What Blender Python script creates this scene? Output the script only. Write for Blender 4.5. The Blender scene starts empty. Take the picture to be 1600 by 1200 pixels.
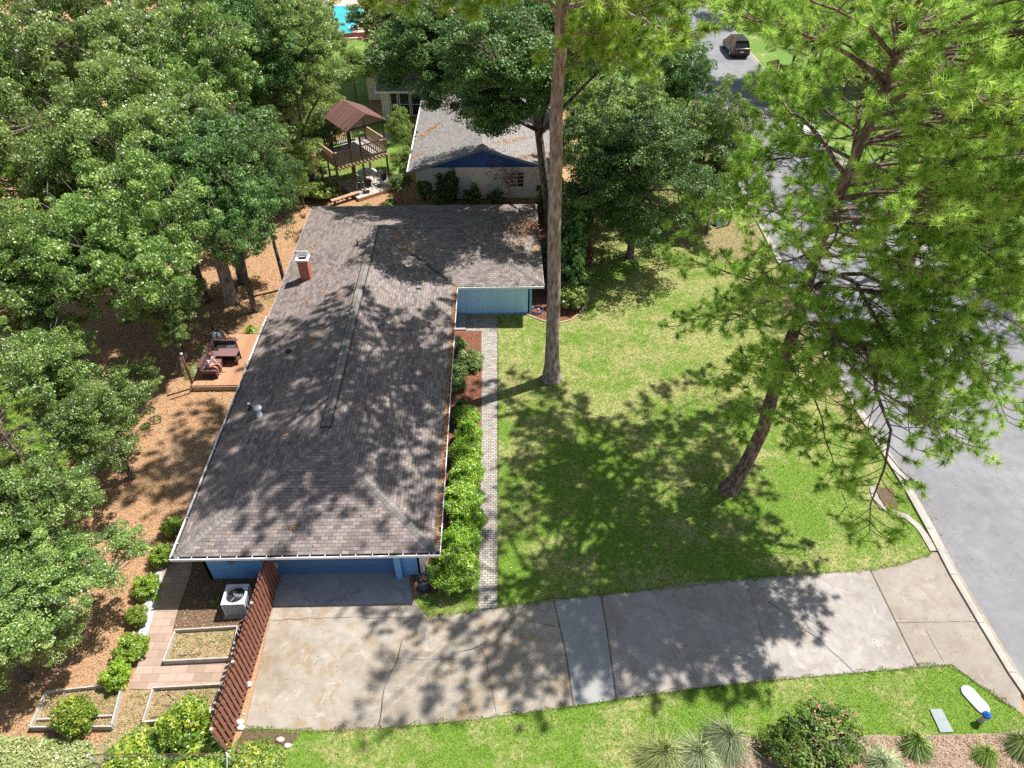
import bpy, math, random
import numpy as np
from mathutils import Vector, Matrix
C = bpy.context.scene.collection
scene = bpy.context.scene
R = math.radians
# ------------------------------------------------------------------ camera, world, sun, exposure
CH, PITCH, YAW, FPX = 24.0, R(41.7), R(1.16), 1110.0
cam_d = bpy.data.cameras.new('camera'); cam = bpy.data.objects.new('camera', cam_d); C.objects.link(cam)
cam.location = (0, 0, CH); cam.rotation_euler = (R(90)-PITCH, 0, -YAW)
cam_d.sensor_width = 36; cam_d.lens = FPX/1600*36; cam_d.clip_end = 2000; cam_d.clip_start = 0.1
scene.camera = cam
SUN_AZ, SUN_EL = R(26), R(60)          # azimuth measured from +X towards +Y
tosun = Vector((math.cos(SUN_AZ)*math.cos(SUN_EL), math.sin(SUN_AZ)*math.cos(SUN_EL), math.sin(SUN_EL)))
w = bpy.data.worlds.new('World'); scene.world = w; w.use_nodes = True
nt = w.node_tree; bg = nt.nodes['Background']
sky = nt.nodes.new('ShaderNodeTexSky'); sky.sky_type = 'NISHITA'; sky.sun_disc = False
sky.sun_elevation = SUN_EL; sky.sun_rotation = R(90)-SUN_AZ
hs_ = nt.nodes.new('ShaderNodeHueSaturation'); hs_.inputs['Saturation'].default_value = .75; nt.links.new(sky.outputs[0], hs_.inputs['Color'])
nt.links.new(hs_.outputs[0], bg.inputs[0]); bg.inputs[1].default_value = 0.085
sd = bpy.data.lights.new('sun', 'SUN'); sd.energy = 5.0; sd.angle = R(0.55); sd.color = (1, .965, .92)
so = bpy.data.objects.new('sun', sd); C.objects.link(so); so.rotation_euler = (-tosun).to_track_quat('-Z', 'Y').to_euler()
scene.view_settings.view_transform = 'Standard'; scene.view_settings.look = 'None'
scene.view_settings.exposure = 0.68; scene.view_settings.gamma = 1.0
scene.cycles.max_bounces = 6; scene.cycles.diffuse_bounces = 3; scene.cycles.transmission_bounces = 4
scene.cycles.transparent_max_bounces = 4; scene.cycles.use_denoising = False

# ------------------------------------------------------------------ measuring helpers
def ray(px, py):
    u = (px-800)/FPX; v = (600-py)/FPX
    f = math.cos(PITCH)+v*math.sin(PITCH); z = -math.sin(PITCH)+v*math.cos(PITCH)
    return Vector((u*math.cos(YAW)+f*math.sin(YAW), -u*math.sin(YAW)+f*math.cos(YAW), z))
def G(px, py, h=0.0):
    d = ray(px, py); t = (CH-h)/(-d.z); return Vector((d.x*t, d.y*t, h))
def GY(px, py, Y):
    d = ray(px, py); t = Y/d.y; return Vector((d.x*t, Y, CH+d.z*t))
def GP(pts, h=0.0): return [tuple(G(x, y, h)) for x, y in pts]

# ------------------------------------------------------------------ materials
MAT = {}
def rgb(c): return (c[0], c[1], c[2], 1)
class NB:
    def __init__(s, name):
        s.m = bpy.data.materials.new(name); s.m.use_nodes = True; s.t = s.m.node_tree; s.b = s.t.nodes['Principled BSDF']
        s.out = s.t.nodes['Material Output']; MAT[name] = s.m
        s.b.inputs['Roughness'].default_value = .85; s.b.inputs['Specular IOR Level'].default_value = .3
        s.co = None
    def n(s, ty, **k):
        nd = s.t.nodes.new(ty)
        for a, v in k.items():
            if a.startswith('i_'): nd.inputs[a[2:].replace('_', ' ')].default_value = v
            else: setattr(nd, a, v)
        return nd
    def l(s, a, b): s.t.links.new(a, b)
    def obj(s):
        if not s.co: s.co = s.n('ShaderNodeTexCoord')
        return s.co.outputs['Object']
    def uv(s):
        if not s.co: s.co = s.n('ShaderNodeTexCoord')
        return s.co.outputs['UV']
    def noise(s, scale, detail=4, rough=.6, vec=None, dist=0):
        nd = s.n('ShaderNodeTexNoise'); nd.inputs['Scale'].default_value = scale; nd.inputs['Detail'].default_value = detail
        nd.inputs['Roughness'].default_value = rough; nd.inputs['Distortion'].default_value = dist
        s.l(vec or s.obj(), nd.inputs['Vector']); return nd.outputs['Fac']
    def ramp(s, fac, stops, interp='LINEAR'):
        r = s.n('ShaderNodeValToRGB'); e = r.color_ramp; e.interpolation = interp
        while len(e.elements) < len(stops): e.elements.new(.5)
        for el, (p, c) in zip(e.elements, stops):
            el.position = p; el.color = rgb(c) if len(c) == 3 else c
        s.l(fac, r.inputs[0]); return r.outputs[0]
    def mask(s, fac, a, b):
        m = s.n('ShaderNodeMapRange', interpolation_type='SMOOTHSTEP'); m.inputs[1].default_value = a; m.inputs[2].default_value = b
        s.l(fac, m.inputs[0]); return m.outputs[0]
    def mix(s, fac, a, b, mode='MIX'):
        m = s.n('ShaderNodeMix', data_type='RGBA', blend_type=mode)
        for sock, v in ((m.inputs[0], fac), (m.inputs[6], a), (m.inputs[7], b)):
            if isinstance(v, (int, float)): sock.default_value = v
            elif isinstance(v, (tuple, list)): sock.default_value = rgb(v)
            else: s.l(v, sock)
        return m.outputs[2]
    def math(s, op, a, b=0.0):
        m = s.n('ShaderNodeMath', operation=op)
        for sock, v in ((m.inputs[0], a), (m.inputs[1], b)):
            if isinstance(v, (int, float)): sock.default_value = v
            else: s.l(v, sock)
        return m.outputs[0]
    def bump(s, h, strength=.5, dist=.02):
        b = s.n('ShaderNodeBump'); b.inputs['Strength'].default_value = strength; b.inputs['Distance'].default_value = dist
        s.l(h, b.inputs['Height']); s.l(b.outputs[0], s.b.inputs['Normal'])
    def col(s, c):
        if isinstance(c, (tuple, list)): s.b.inputs['Base Color'].default_value = rgb(c)
        else: s.l(c, s.b.inputs['Base Color'])
    def rough(s, v): s.b.inputs['Roughness'].default_value = v
def paint(name, c, rough=.5, var=.12, scale=3, metal=0, bump=0, spec=.4):
    m = NB(name); f = m.noise(scale, 5); g = m.noise(scale*9, 3)
    f2 = m.math('ADD', f, m.math('MULTIPLY', g, .5))
    d = tuple(x*(1-var*1.6) for x in c); u = tuple(min(1, x*(1+var)) for x in c)
    m.col(m.ramp(f2, [(.45, d), (.95, u)])); m.rough(rough); m.b.inputs['Metallic'].default_value = metal
    m.b.inputs['Specular IOR Level'].default_value = spec
    if bump: m.bump(g, bump, .01)
    return m.m

def mat_ground():
    m = NB('forest_floor'); o = m.obj()
    big = m.noise(.12, 4); mid = m.noise(1.1, 6, .7); fine = m.noise(14, 5, .75); str_ = m.noise(38, 2, .6, dist=1.5)
    straw = m.ramp(m.math('ADD', m.math('MULTIPLY', fine, .6), m.math('MULTIPLY', str_, .4)),
                   [(.30, (.15, .085, .05)), (.45, (.37, .21, .11)), (.58, (.54, .34, .19)), (.75, (.70, .52, .34))])
    sand = m.ramp(fine, [(.3, (.30, .19, .11)), (.7, (.50, .36, .24))])
    c = m.mix(m.math('MULTIPLY', m.mask(mid, .56, .68), .4), straw, sand)
    g = m.ramp(fine, [(.35, (.035, .075, .012)), (.65, (.12, .19, .035))])
    c = m.mix(m.math('MULTIPLY', m.mask(m.noise(.5, 5, .7), .56, .66), .45), c, g)
    def spot(c, pos, r, colr, amt):
        vd = m.n('ShaderNodeVectorMath', operation='DISTANCE'); m.l(o, vd.inputs[0]); vd.inputs[1].default_value = pos
        f = m.math('ADD', m.math('DIVIDE', vd.outputs['Value'], r), m.math('MULTIPLY', m.noise(1.6, 6, .75), 1.3)); mk = m.mask(f, 1.75, 1.35); return m.mix(m.math('MULTIPLY', mk, amt), c, colr)
    p = G(308, 712); c = spot(c, (p.x, p.y, 0), 1.7, m.mix(.2, sand, (.55, .42, .30)), .8); p = G(300, 755); c = spot(c, (p.x, p.y, 0), 1.0, sand, .7)
    m.col(c); m.rough(.95); m.bump(m.math('ADD', fine, str_), .8, .03); return m.m
def mat_grass(name, dry0, green=(.135, .235, .026), dryc=(.44, .39, .17), grad=None):
    m = NB(name)
    a = m.noise(.35, 5, .65); b = m.noise(2.4, 5, .7); fine = m.noise(24, 4, .8); spk = m.noise(60, 2, .6)
    f = m.math('ADD', m.math('MULTIPLY', a, .62), m.math('MULTIPLY', b, .38))
    if grad:   # drier towards the far end of the lawn and along the street verge
        sx = m.n('ShaderNodeSeparateXYZ'); m.l(m.obj(), sx.inputs[0])
        gm = m.mask(sx.outputs[1], grad[0], grad[1]); f = m.math('ADD', f, m.math('MULTIPLY', gm, grad[2]))
    dry = m.mask(f, dry0, dry0+.16)
    gr = m.ramp(fine, [(.3, tuple(x*.6 for x in green)), (.5, green), (.72, tuple(x*1.7 for x in green))])
    dr = m.ramp(m.math('ADD', m.math('MULTIPLY', fine, .5), m.math('MULTIPLY', spk, .5)), [(.34, (.19, .17, .06)), (.5, dryc), (.66, (.52, .45, .25))])
    mot = m.noise(7, 6, .8); dry2 = m.math('MULTIPLY', dry, m.mask(mot, .38, .58)); gr = m.mix(m.math('MULTIPLY', m.mask(mot, .50, .66), .45), gr, tuple(min(1, x*1.9) for x in green)); gr = m.mix(m.math('MULTIPLY', m.mask(m.noise(11, 5, .8), .54, .68), .5), gr, tuple(x*.45 for x in green))
    m.col(m.mix(dry2, gr, dr)); m.rough(.9); m.bump(fine, .9, .04); return m.m
def mat_blade():
    m = NB('grass_blade'); at = m.n('ShaderNodeAttribute', attribute_name='c')
    geo = m.n('ShaderNodeNewGeometry')
    f = m.noise(.35, 5, .65); b = m.noise(2.4, 5, .7)
    ff = m.math('ADD', m.math('MULTIPLY', f, .62), m.math('MULTIPLY', b, .38))
    sx = m.n('ShaderNodeSeparateXYZ'); m.l(m.obj(), sx.inputs[0])
    ff = m.math('ADD', ff, m.math('MULTIPLY', m.mask(sx.outputs[1], 20, 27), .055))
    gr = m.ramp(at.outputs['Fac'], [(0, (.075, .145, .016)), (.5, (.155, .245, .032)), (1, (.30, .39, .08))])
    dr = m.ramp(at.outputs['Fac'], [(0, (.19, .22, .05)), (.5, (.42, .38, .15)), (1, (.66, .57, .32))])
    mot = m.noise(7, 6, .8); c = m.mix(m.math('MULTIPLY', m.mask(ff, .455, .60), m.mask(mot, .36, .56)), gr, dr)
    df = m.n('ShaderNodeBsdfDiffuse'); tr = m.n('ShaderNodeBsdfTranslucent'); mx = m.n('ShaderNodeMixShader'); mx.inputs[0].default_value = .35
    m.l(c, df.inputs[0]); m.l(c, tr.inputs[0]); m.l(df.outputs[0], mx.inputs[1]); m.l(tr.outputs[0], mx.inputs[2]); m.l(mx.outputs[0], m.out.inputs[0])
    return m.m
def mat_leaf(name, dark, mid, light, trans=.35, gloss=.08, rough=.35, hv=.010):
    m = NB(name); at = m.n('ShaderNodeAttribute', attribute_name='c'); oi = m.n('ShaderNodeObjectInfo')
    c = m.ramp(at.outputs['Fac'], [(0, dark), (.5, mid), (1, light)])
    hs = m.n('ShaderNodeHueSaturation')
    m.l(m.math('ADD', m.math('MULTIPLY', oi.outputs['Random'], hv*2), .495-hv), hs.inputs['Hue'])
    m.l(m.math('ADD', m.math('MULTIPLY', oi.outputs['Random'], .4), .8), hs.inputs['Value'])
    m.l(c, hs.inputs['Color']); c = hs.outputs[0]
    tc = m.mix(.35, c, tuple(min(1, x*1.6) for x in light))
    df = m.n('ShaderNodeBsdfDiffuse'); tr = m.n('ShaderNodeBsdfTranslucent'); gl = m.n('ShaderNodeBsdfGlossy'); gl.inputs['Roughness'].default_value = rough+.12
    mx = m.n('ShaderNodeMixShader'); mx.inputs[0].default_value = trans; m2 = m.n('ShaderNodeMixShader'); m2.inputs[0].default_value = gloss*.85
    m.l(c, df.inputs[0]); m.l(tc, tr.inputs[0]); m.l(df.outputs[0], mx.inputs[1]); m.l(tr.outputs[0], mx.inputs[2])
    m.l(mx.outputs[0], m2.inputs[1]); m.l(gl.outputs[0], m2.inputs[2]); m.l(m2.outputs[0], m.out.inputs[0]); return m.m
def mat_scatter(name, stops):
    m = NB(name); at = m.n('ShaderNodeAttribute', attribute_name='c'); m.col(m.ramp(at.outputs['Fac'], stops)); return m.m
def mat_bark(name, a, b, c, scale=1):
    m = NB(name); mp = m.n('ShaderNodeMapping'); mp.inputs['Scale'].default_value = (1, 1, .3); m.l(m.obj(), mp.inputs[0])
    v = m.n('ShaderNodeTexVoronoi'); v.inputs['Scale'].default_value = 9*scale; m.l(mp.outputs[0], v.inputs[0])
    n1 = m.noise(7*scale, 6, .75, mp.outputs[0]); n2 = m.noise(1.3, 3)
    f = m.math('ADD', m.math('MULTIPLY', v.outputs['Distance'], .5), m.math('MULTIPLY', n1, .6))
    cc = m.ramp(f, [(.3, a), (.52, b), (.78, c)])
    m.col(m.mix(m.math('MULTIPLY', m.mask(n2, .5, .65), .35), cc, tuple(x*.6 for x in b))); m.rough(.95); m.bump(f, 1, .05); return m.m
def mat_shingle(name, ca, cb, cc, tint=None, row=.14, wid=.27, mortar=(.03, .027, .03)):
    m = NB(name); br = m.n('ShaderNodeTexBrick'); br.offset = .5; br.inputs['Scale'].default_value = 1
    br.inputs['Brick Width'].default_value = wid; br.inputs['Row Height'].default_value = row; br.inputs['Mortar Size'].default_value = .010
    br.inputs['Mortar Smooth'].default_value = .6; br.inputs['Bias'].default_value = 0
    br.inputs['Color1'].default_value = (0, 0, 0, 1); br.inputs['Color2'].default_value = (1, 1, 1, 1); br.inputs['Mortar'].default_value = (.5, .5, .5, 1)
    m.l(m.uv(), br.inputs[0])
    gran = m.noise(60, 4, .8, m.uv()); st = m.noise(.5, 6, .7, m.uv()); stk = m.noise(2.2, 5, .75, m.uv())
    f = m.math('ADD', m.math('MULTIPLY', br.outputs['Color'], .7), m.math('MULTIPLY', gran, .3))
    c = m.ramp(f, [(.1, ca), (.5, cb), (.9, cc)])
    c = m.mix(m.math('MULTIPLY', m.mask(st, .42, .62), .45), c, tint or (.30, .255, .21))
    c = m.mix(m.math('MULTIPLY', m.mask(stk, .5, .7), .35), c, tuple(x*.7 for x in ca))
    c = m.mix(m.math('MULTIPLY', br.outputs['Fac'], .75), c, mortar); m.col(c); m.rough(.92)
    m.bump(m.math('SUBTRACT', m.math('MULTIPLY', gran, .25), br.outputs['Fac']), .6, .012); return m.m
def mat_concrete(name, a, b, c, stain, amt=.6, sc=.45):
    m = NB(name); n1 = m.noise(sc, 6, .62, dist=.4); n2 = m.noise(2.6, 6, .7); fine = m.noise(45, 4, .8); n3 = m.noise(.9, 5, .7, dist=1.2)
    cc = m.ramp(m.math('ADD', m.math('MULTIPLY', n1, .6), m.math('MULTIPLY', n2, .4)), [(.34, a), (.5, b), (.66, c)])
    cc = m.mix(m.math('MULTIPLY', m.mask(n3, .50, .64), amt), cc, stain)
    cc = m.mix(m.math('MULTIPLY', m.mask(fine, .5, .75), .35), cc, tuple(x*.55 for x in a))
    n5 = m.noise(1.4, 6, .75, dist=.8); cc = m.mix(m.math('MULTIPLY', m.mask(n5, .57, .63), .30), cc, tuple(min(1, x*1.35) for x in c)); n6 = m.noise(5, 5, .8); cc = m.mix(m.math('MULTIPLY', m.mask(n6, .55, .68), .28), cc, tuple(x*.62 for x in a))
    m.col(cc); m.rough(.9); m.bump(fine, .35, .01); return m.m
def mat_pavers(name, row, wid, cols, mortar=(.06, .055, .05), rot=0, msz=.012):
    m = NB(name); mp = m.n('ShaderNodeMapping'); mp.inputs['Rotation'].default_value = (0, 0, rot); m.l(m.obj(), mp.inputs[0])
    br = m.n('ShaderNodeTexBrick'); br.offset = .5; br.inputs['Scale'].default_value = 1; br.inputs['Brick Width'].default_value = wid
    br.inputs['Row Height'].default_value = row; br.inputs['Mortar Size'].default_value = msz; br.inputs['Mortar Smooth'].default_value = .3
    br.inputs['Color1'].default_value = (0, 0, 0, 1); br.inputs['Color2'].default_value = (1, 1, 1, 1); br.inputs['Mortar'].default_value = (.5, .5, .5, 1)
    m.l(mp.outputs[0], br.inputs[0]); g = m.noise(30, 5, .8); st = m.noise(1.2, 5, .7)
    f = m.math('ADD', m.math('MULTIPLY', br.outputs['Color'], .65), m.math('MULTIPLY', g, .35))
    c = m.ramp(f, [(.1, cols[0]), (.5, cols[1]), (.9, cols[2])])
    c = m.mix(m.math('MULTIPLY', m.mask(st, .5, .7), .3), c, tuple(x*.7 for x in cols[0]))
    m.col(m.mix(m.math('MULTIPLY', br.outputs['Fac'], .9), c, mortar)); m.bump(m.math('SUBTRACT', 1.0, br.outputs['Fac']), .6, .01); return m.m
def mat_asphalt():
    m = NB('street_asphalt'); n1 = m.noise(.25, 5, .6); n2 = m.noise(1.6, 6, .7); g = m.noise(70, 4, .85); n4 = m.noise(.7, 4, .6, dist=2)
    c = m.ramp(m.math('ADD', m.math('MULTIPLY', n1, .5), m.math('MULTIPLY', n2, .5)), [(.36, (.165, .163, .17)), (.52, (.215, .212, .22)), (.66, (.27, .267, .275))])
    c = m.mix(m.math('MULTIPLY', m.mask(n4, .56, .70), .3), c, (.27, .27, .275))
    c = m.mix(m.math('MULTIPLY', m.mask(g, .48, .7), .45), c, (.09, .09, .095)); ty = m.noise(.9, 4, .6, dist=.6); c = m.mix(m.math('MULTIPLY', m.mask(ty, .58, .72), .35), c, (.13, .128, .128)); m.col(c); m.rough(.8); m.bump(g, .5, .012); return m.m
def mat_mulch(name, a, b, c):
    m = NB(name); f = m.noise(22, 5, .8, dist=1.2); n = m.noise(1.5, 4, .6)
    cc = m.ramp(f, [(.33, a), (.5, b), (.68, c)]); m.col(m.mix(m.math('MULTIPLY', m.mask(n, .5, .7), .35), cc, tuple(x*.7 for x in b)))
    m.rough(.95); m.bump(f, 1, .04); return m.m
def mat_planks(name, pitch, a, b, c, axis=0, gap=(.02, .012, .008), use_uv=False):
    m = NB(name); sx = m.n('ShaderNodeSeparateXYZ'); m.l(m.obj(), sx.inputs[0]); v = m.math('DIVIDE', sx.outputs[axis], pitch)
    fr = m.math('FRACT', m.math('ADD', v, 1000.0)); fl = m.math('FLOOR', v)
    wn = m.n('ShaderNodeTexWhiteNoise', noise_dimensions='1D'); m.l(fl, wn.inputs['W'])
    g = m.noise(12, 5, .8); f = m.math('ADD', m.math('MULTIPLY', wn.outputs['Value'], .55), m.math('MULTIPLY', g, .45))
    cc = m.ramp(f, [(.15, a), (.5, b), (.85, c)]); edge = m.math('LESS_THAN', fr, .07)
    m.col(m.mix(edge, cc, gap)); m.bump(m.math('SUBTRACT', m.math('MULTIPLY', g, .2), edge), .6, .01); m.rough(.75); return m.m
def mat_brick():
    m = NB('red_brick'); br = m.n('ShaderNodeTexBrick'); br.inputs['Scale'].default_value = 1; br.inputs['Brick Width'].default_value = .2
    br.inputs['Row Height'].default_value = .07; br.inputs['Mortar Size'].default_value = .008
    br.inputs['Color1'].default_value = (.36, .08, .04, 1); br.inputs['Color2'].default_value = (.50, .13, .065, 1); br.inputs['Mortar'].default_value = (.34, .24, .2, 1)
    sx = m.n('ShaderNodeSeparateXYZ'); m.l(m.obj(), sx.inputs[0]); cb = m.n('ShaderNodeCombineXYZ')
    m.l(m.math('ADD', sx.outputs[0], sx.outputs[1]), cb.inputs[0]); m.l(sx.outputs[2], cb.inputs[1]); m.l(cb.outputs[0], br.inputs[0]); m.col(br.outputs['Color']); return m.m
def mat_water():
    m = NB('pool_water'); f = m.noise(1.2, 3); m.col(m.ramp(f, [(.3, (.01, .34, .34)), (.7, (.03, .46, .44))])); m.rough(.08); m.b.inputs['Specular IOR Level'].default_value = .5
    m.bump(m.noise(6, 3), .15, .03); return m.m
mat_ground(); mat_grass('lawn_grass', .455, grad=(20, 27, .055)); mat_grass('far_grass', .50, (.115, .21, .03)); mat_blade()
mat_grass('weedy_soil', .34, (.16, .16, .05), (.40, .29, .17))
mat_leaf('leaf_oak', (.030, .075, .010), (.135, .255, .030), (.44, .58, .16), gloss=.09)
mat_leaf('leaf_oak_pale', (.05, .11, .014), (.20, .34, .05), (.50, .63, .20), gloss=.10)
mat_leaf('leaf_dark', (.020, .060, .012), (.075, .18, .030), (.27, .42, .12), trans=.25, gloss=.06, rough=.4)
mat_leaf('leaf_light', (.08, .14, .015), (.20, .31, .04), (.36, .46, .09), trans=.4)
mat_leaf('leaf_lime', (.09, .17, .008), (.24, .40, .02), (.46, .60, .05), trans=.4, hv=.005)
mat_leaf('leaf_hedge', (.08, .19, .008), (.24, .43, .02), (.48, .66, .05), trans=.35, hv=.012)
mat_leaf('leaf_citrus', (.05, .14, .008), (.15, .32, .018), (.52, .58, .06), trans=.35, hv=.01)
mat_leaf('leaf_sage', (.17, .24, .06), (.36, .42, .14), (.46, .48, .2), trans=.2, hv=.005)
mat_leaf('leaf_rose', (.025, .055, .010), (.08, .15, .02), (.20, .30, .06), gloss=.02, trans=.3, hv=.005)
mat_leaf('needle_pine', (.07, .20, .014), (.27, .53, .05), (.66, .88, .20), trans=.42, gloss=.05, hv=.012)
mat_leaf('needle_bright', (.09, .25, .014), (.27, .52, .045), (.60, .80, .16), trans=.5, gloss=.05, hv=.005)
mat_leaf('blade_silver', (.14, .20, .06), (.30, .38, .17), (.54, .58, .36), trans=.25, hv=.005)
mat_scatter('petal_pink', [(0, (.38, .08, .09)), (1, (.70, .32, .28))])
mat_bark('bark_pine', (.045, .028, .022), (.17, .115, .09), (.36, .27, .22)); mat_bark('bark_pine_pale', (.12, .085, .07), (.30, .225, .19), (.50, .41, .36), .9)
mat_bark('bark_oak', (.03, .022, .016), (.12, .095, .075), (.30, .26, .21)); mat_bark('bark_twig', (.10, .085, .07), (.24, .205, .17), (.44, .40, .35), 2)
mat_shingle('roof_shingle', (0.124, 0.102, 0.095), (0.219, 0.180, 0.171), (0.327, 0.271, 0.252)); mat_shingle('roof_shingle_grey', (0.178, 0.167, 0.159), (0.244, 0.229, 0.218), (0.318, 0.296, 0.281), tint=(0.296, 0.266, 0.237))
mat_shingle('ridge_shingle', (0.128, 0.119, 0.111), (0.212, 0.200, 0.183), (0.289, 0.272, 0.246), row=.2, wid=.6)
mat_shingle('roof_brown_metal', (.11, .055, .045), (.15, .075, .06), (.19, .10, .085), tint=(.17, .09, .075), row=50, wid=.2)
mat_concrete('driveway_concrete', (0.228, 0.183, 0.134), (0.317, 0.278, 0.224), (0.407, 0.367, 0.309), (0.268, 0.183, 0.094), .62)
mat_concrete('driveway_grey', (0.246, 0.216, 0.195), (0.331, 0.301, 0.271), (0.412, 0.384, 0.356), (0.275, 0.216, 0.172), .45)
mat_concrete('driveway_patch', (0.280, 0.274, 0.268), (0.313, 0.309, 0.303), (0.348, 0.341, 0.336), (0.291, 0.280, 0.268), .2)
mat_concrete('driveway_brown', (0.251, 0.211, 0.177), (0.297, 0.258, 0.217), (0.350, 0.310, 0.271), (0.237, 0.185, 0.145), .5)
mat_concrete('kerb_concrete', (0.289, 0.264, 0.226), (0.364, 0.333, 0.289), (0.428, 0.396, 0.353), (0.315, 0.264, 0.202), .3)
mat_concrete('apron_concrete', (0.281, 0.281, 0.285), (0.340, 0.340, 0.340), (0.399, 0.395, 0.391), (0.187, 0.187, 0.196), .5, 1.2)
mat_pavers('grey_pavers', .105, .21, [(0.281, 0.250, 0.219), (0.390, 0.351, 0.304), (0.499, 0.452, 0.398)]); mat_pavers('brown_pavers', .3, .6, [(0.312, 0.218, 0.164), (0.374, 0.265, 0.203), (0.437, 0.328, 0.257)], mortar=(0.195, 0.133, 0.094), msz=.006)
mat_asphalt(); mat_mulch('red_mulch', (.07, .024, .014), (.22, .085, .05), (.42, .21, .13)); mat_mulch('grey_gravel', (.30, .30, .31), (.50, .50, .52), (.74, .74, .75))
mat_mulch('pale_mulch', (.20, .12, .09), (.42, .29, .23), (.64, .50, .41)); mat_mulch('dark_soil', (.06, .04, .025), (.15, .10, .06), (.30, .21, .13)); mat_mulch('sand_soil', (.26, .17, .10), (.46, .33, .22), (.62, .48, .36))
mat_planks('deck_planks', .14, (.38, .20, .11), (.46, .25, .145), (.54, .31, .19), axis=0); mat_planks('grey_planks', .14, (.35, .31, .27), (.48, .43, .38), (.6, .55, .5), axis=0)
mat_planks('blue_siding', .20, (.46, .72, .94), (.50, .76, .96), (.54, .79, .98), axis=0, gap=(.38, .64, .86))
mat_brick(); mat_water()
paint('blue_wall', (.18, .42, .74), .6, .06); paint('blue_door', (.085, .18, .35), .45, .06); paint('blue_trim', (.19, .42, .72), .5, .05)
paint('gable_blue', (.03, .12, .38), .6, .08); paint('cream_wall', (.82, .80, .68), .8, .08, bump=.2); paint('white_metal', (.80, .80, .79), .4, .05)
paint('gutter_dark', (.035, .033, .032), .6, .3, 6); paint('fence_brown', (.235, .095, .06), .7, .16, 4); paint('timber_grey', (.44, .40, .35), .85, .2, 5); paint('timber_dark', (.10, .07, .05), .85, .25, 5)
paint('timber_tan', (.40, .27, .17), .85, .2, 5); paint('black_plastic', (.02, .02, .022), .5, .1); paint('glass_dark', (.03, .035, .04), .1, .2, spec=.6)
paint('wicker', (.115, .06, .055), .7, .3, 30, bump=.5); paint('wicker_top', (.20, .115, .11), .7, .15, 25); paint('cushion_dark', (.07, .065, .065), .9, .2)
paint('skin', (.62, .30, .22), .6, .08); paint('shirt_pale', (.55, .58, .66), .9, .08); paint('hair_auburn', (.20, .085, .06), .7, .2, 20); paint('shorts_pink', (.55, .33, .28), .9, .1)
paint('pot_blue', (.04, .085, .17), .25, .1, spec=.6); paint('terracotta', (.62, .34, .16), .8, .2, 6); paint('ac_white', (.72, .73, .74), .45, .05); paint('ac_grille', (.12, .13, .15), .5, .1)
paint('conduit_grey', (.22, .24, .26), .5, .1); paint('stone_white', (.78, .77, .73), .8, .12, 5); paint('cover_grey', (.25, .29, .28), .7, .08, 4); paint('cover_oval', (.42, .43, .46), .7, .08, 4); paint('cover_blue', (.02, .10, .45), .4, .06)
paint('beige_plastic', (.50, .45, .36), .6, .08); paint('car_paint_dark', (.045, .04, .042), .22, .08, spec=.6); paint('car_paint_white', (.72, .75, .78), .25, .04, spec=.6); paint('tyre', (.02, .02, .02), .8, .1)
paint('tail_red', (.35, .02, .02), .3, .1); paint('vent_pink', (.35, .13, .12), .7, .15); paint('orange_tool', (.75, .25, .02), .5, .1); paint('bench_wood', (.14, .05, .035), .7, .2, 6)
paint('pole_rust', (.16, .05, .03), .7, .25, 6); paint('aqua_lid', (.50, .68, .75), .5, .06); paint('coping_pink', (.60, .43, .36), .8, .12, 4); paint('pole_metal', (.62, .64, .66), .35, .06, metal=.4)
mat_scatter('straw_scatter', [(0, (.12, .055, .025)), (.35, (.34, .17, .08)), (.7, (.56, .35, .19)), (1, (.78, .63, .43))])
mat_scatter('roof_straw', [(0, (.30, .13, .06)), (.5, (.48, .24, .11)), (1, (.62, .40, .2))]); mat_scatter('mulch_scatter', [(0, (.06, .02, .012)), (.5, (.24, .09, .055)), (1, (.50, .28, .19))])

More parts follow.
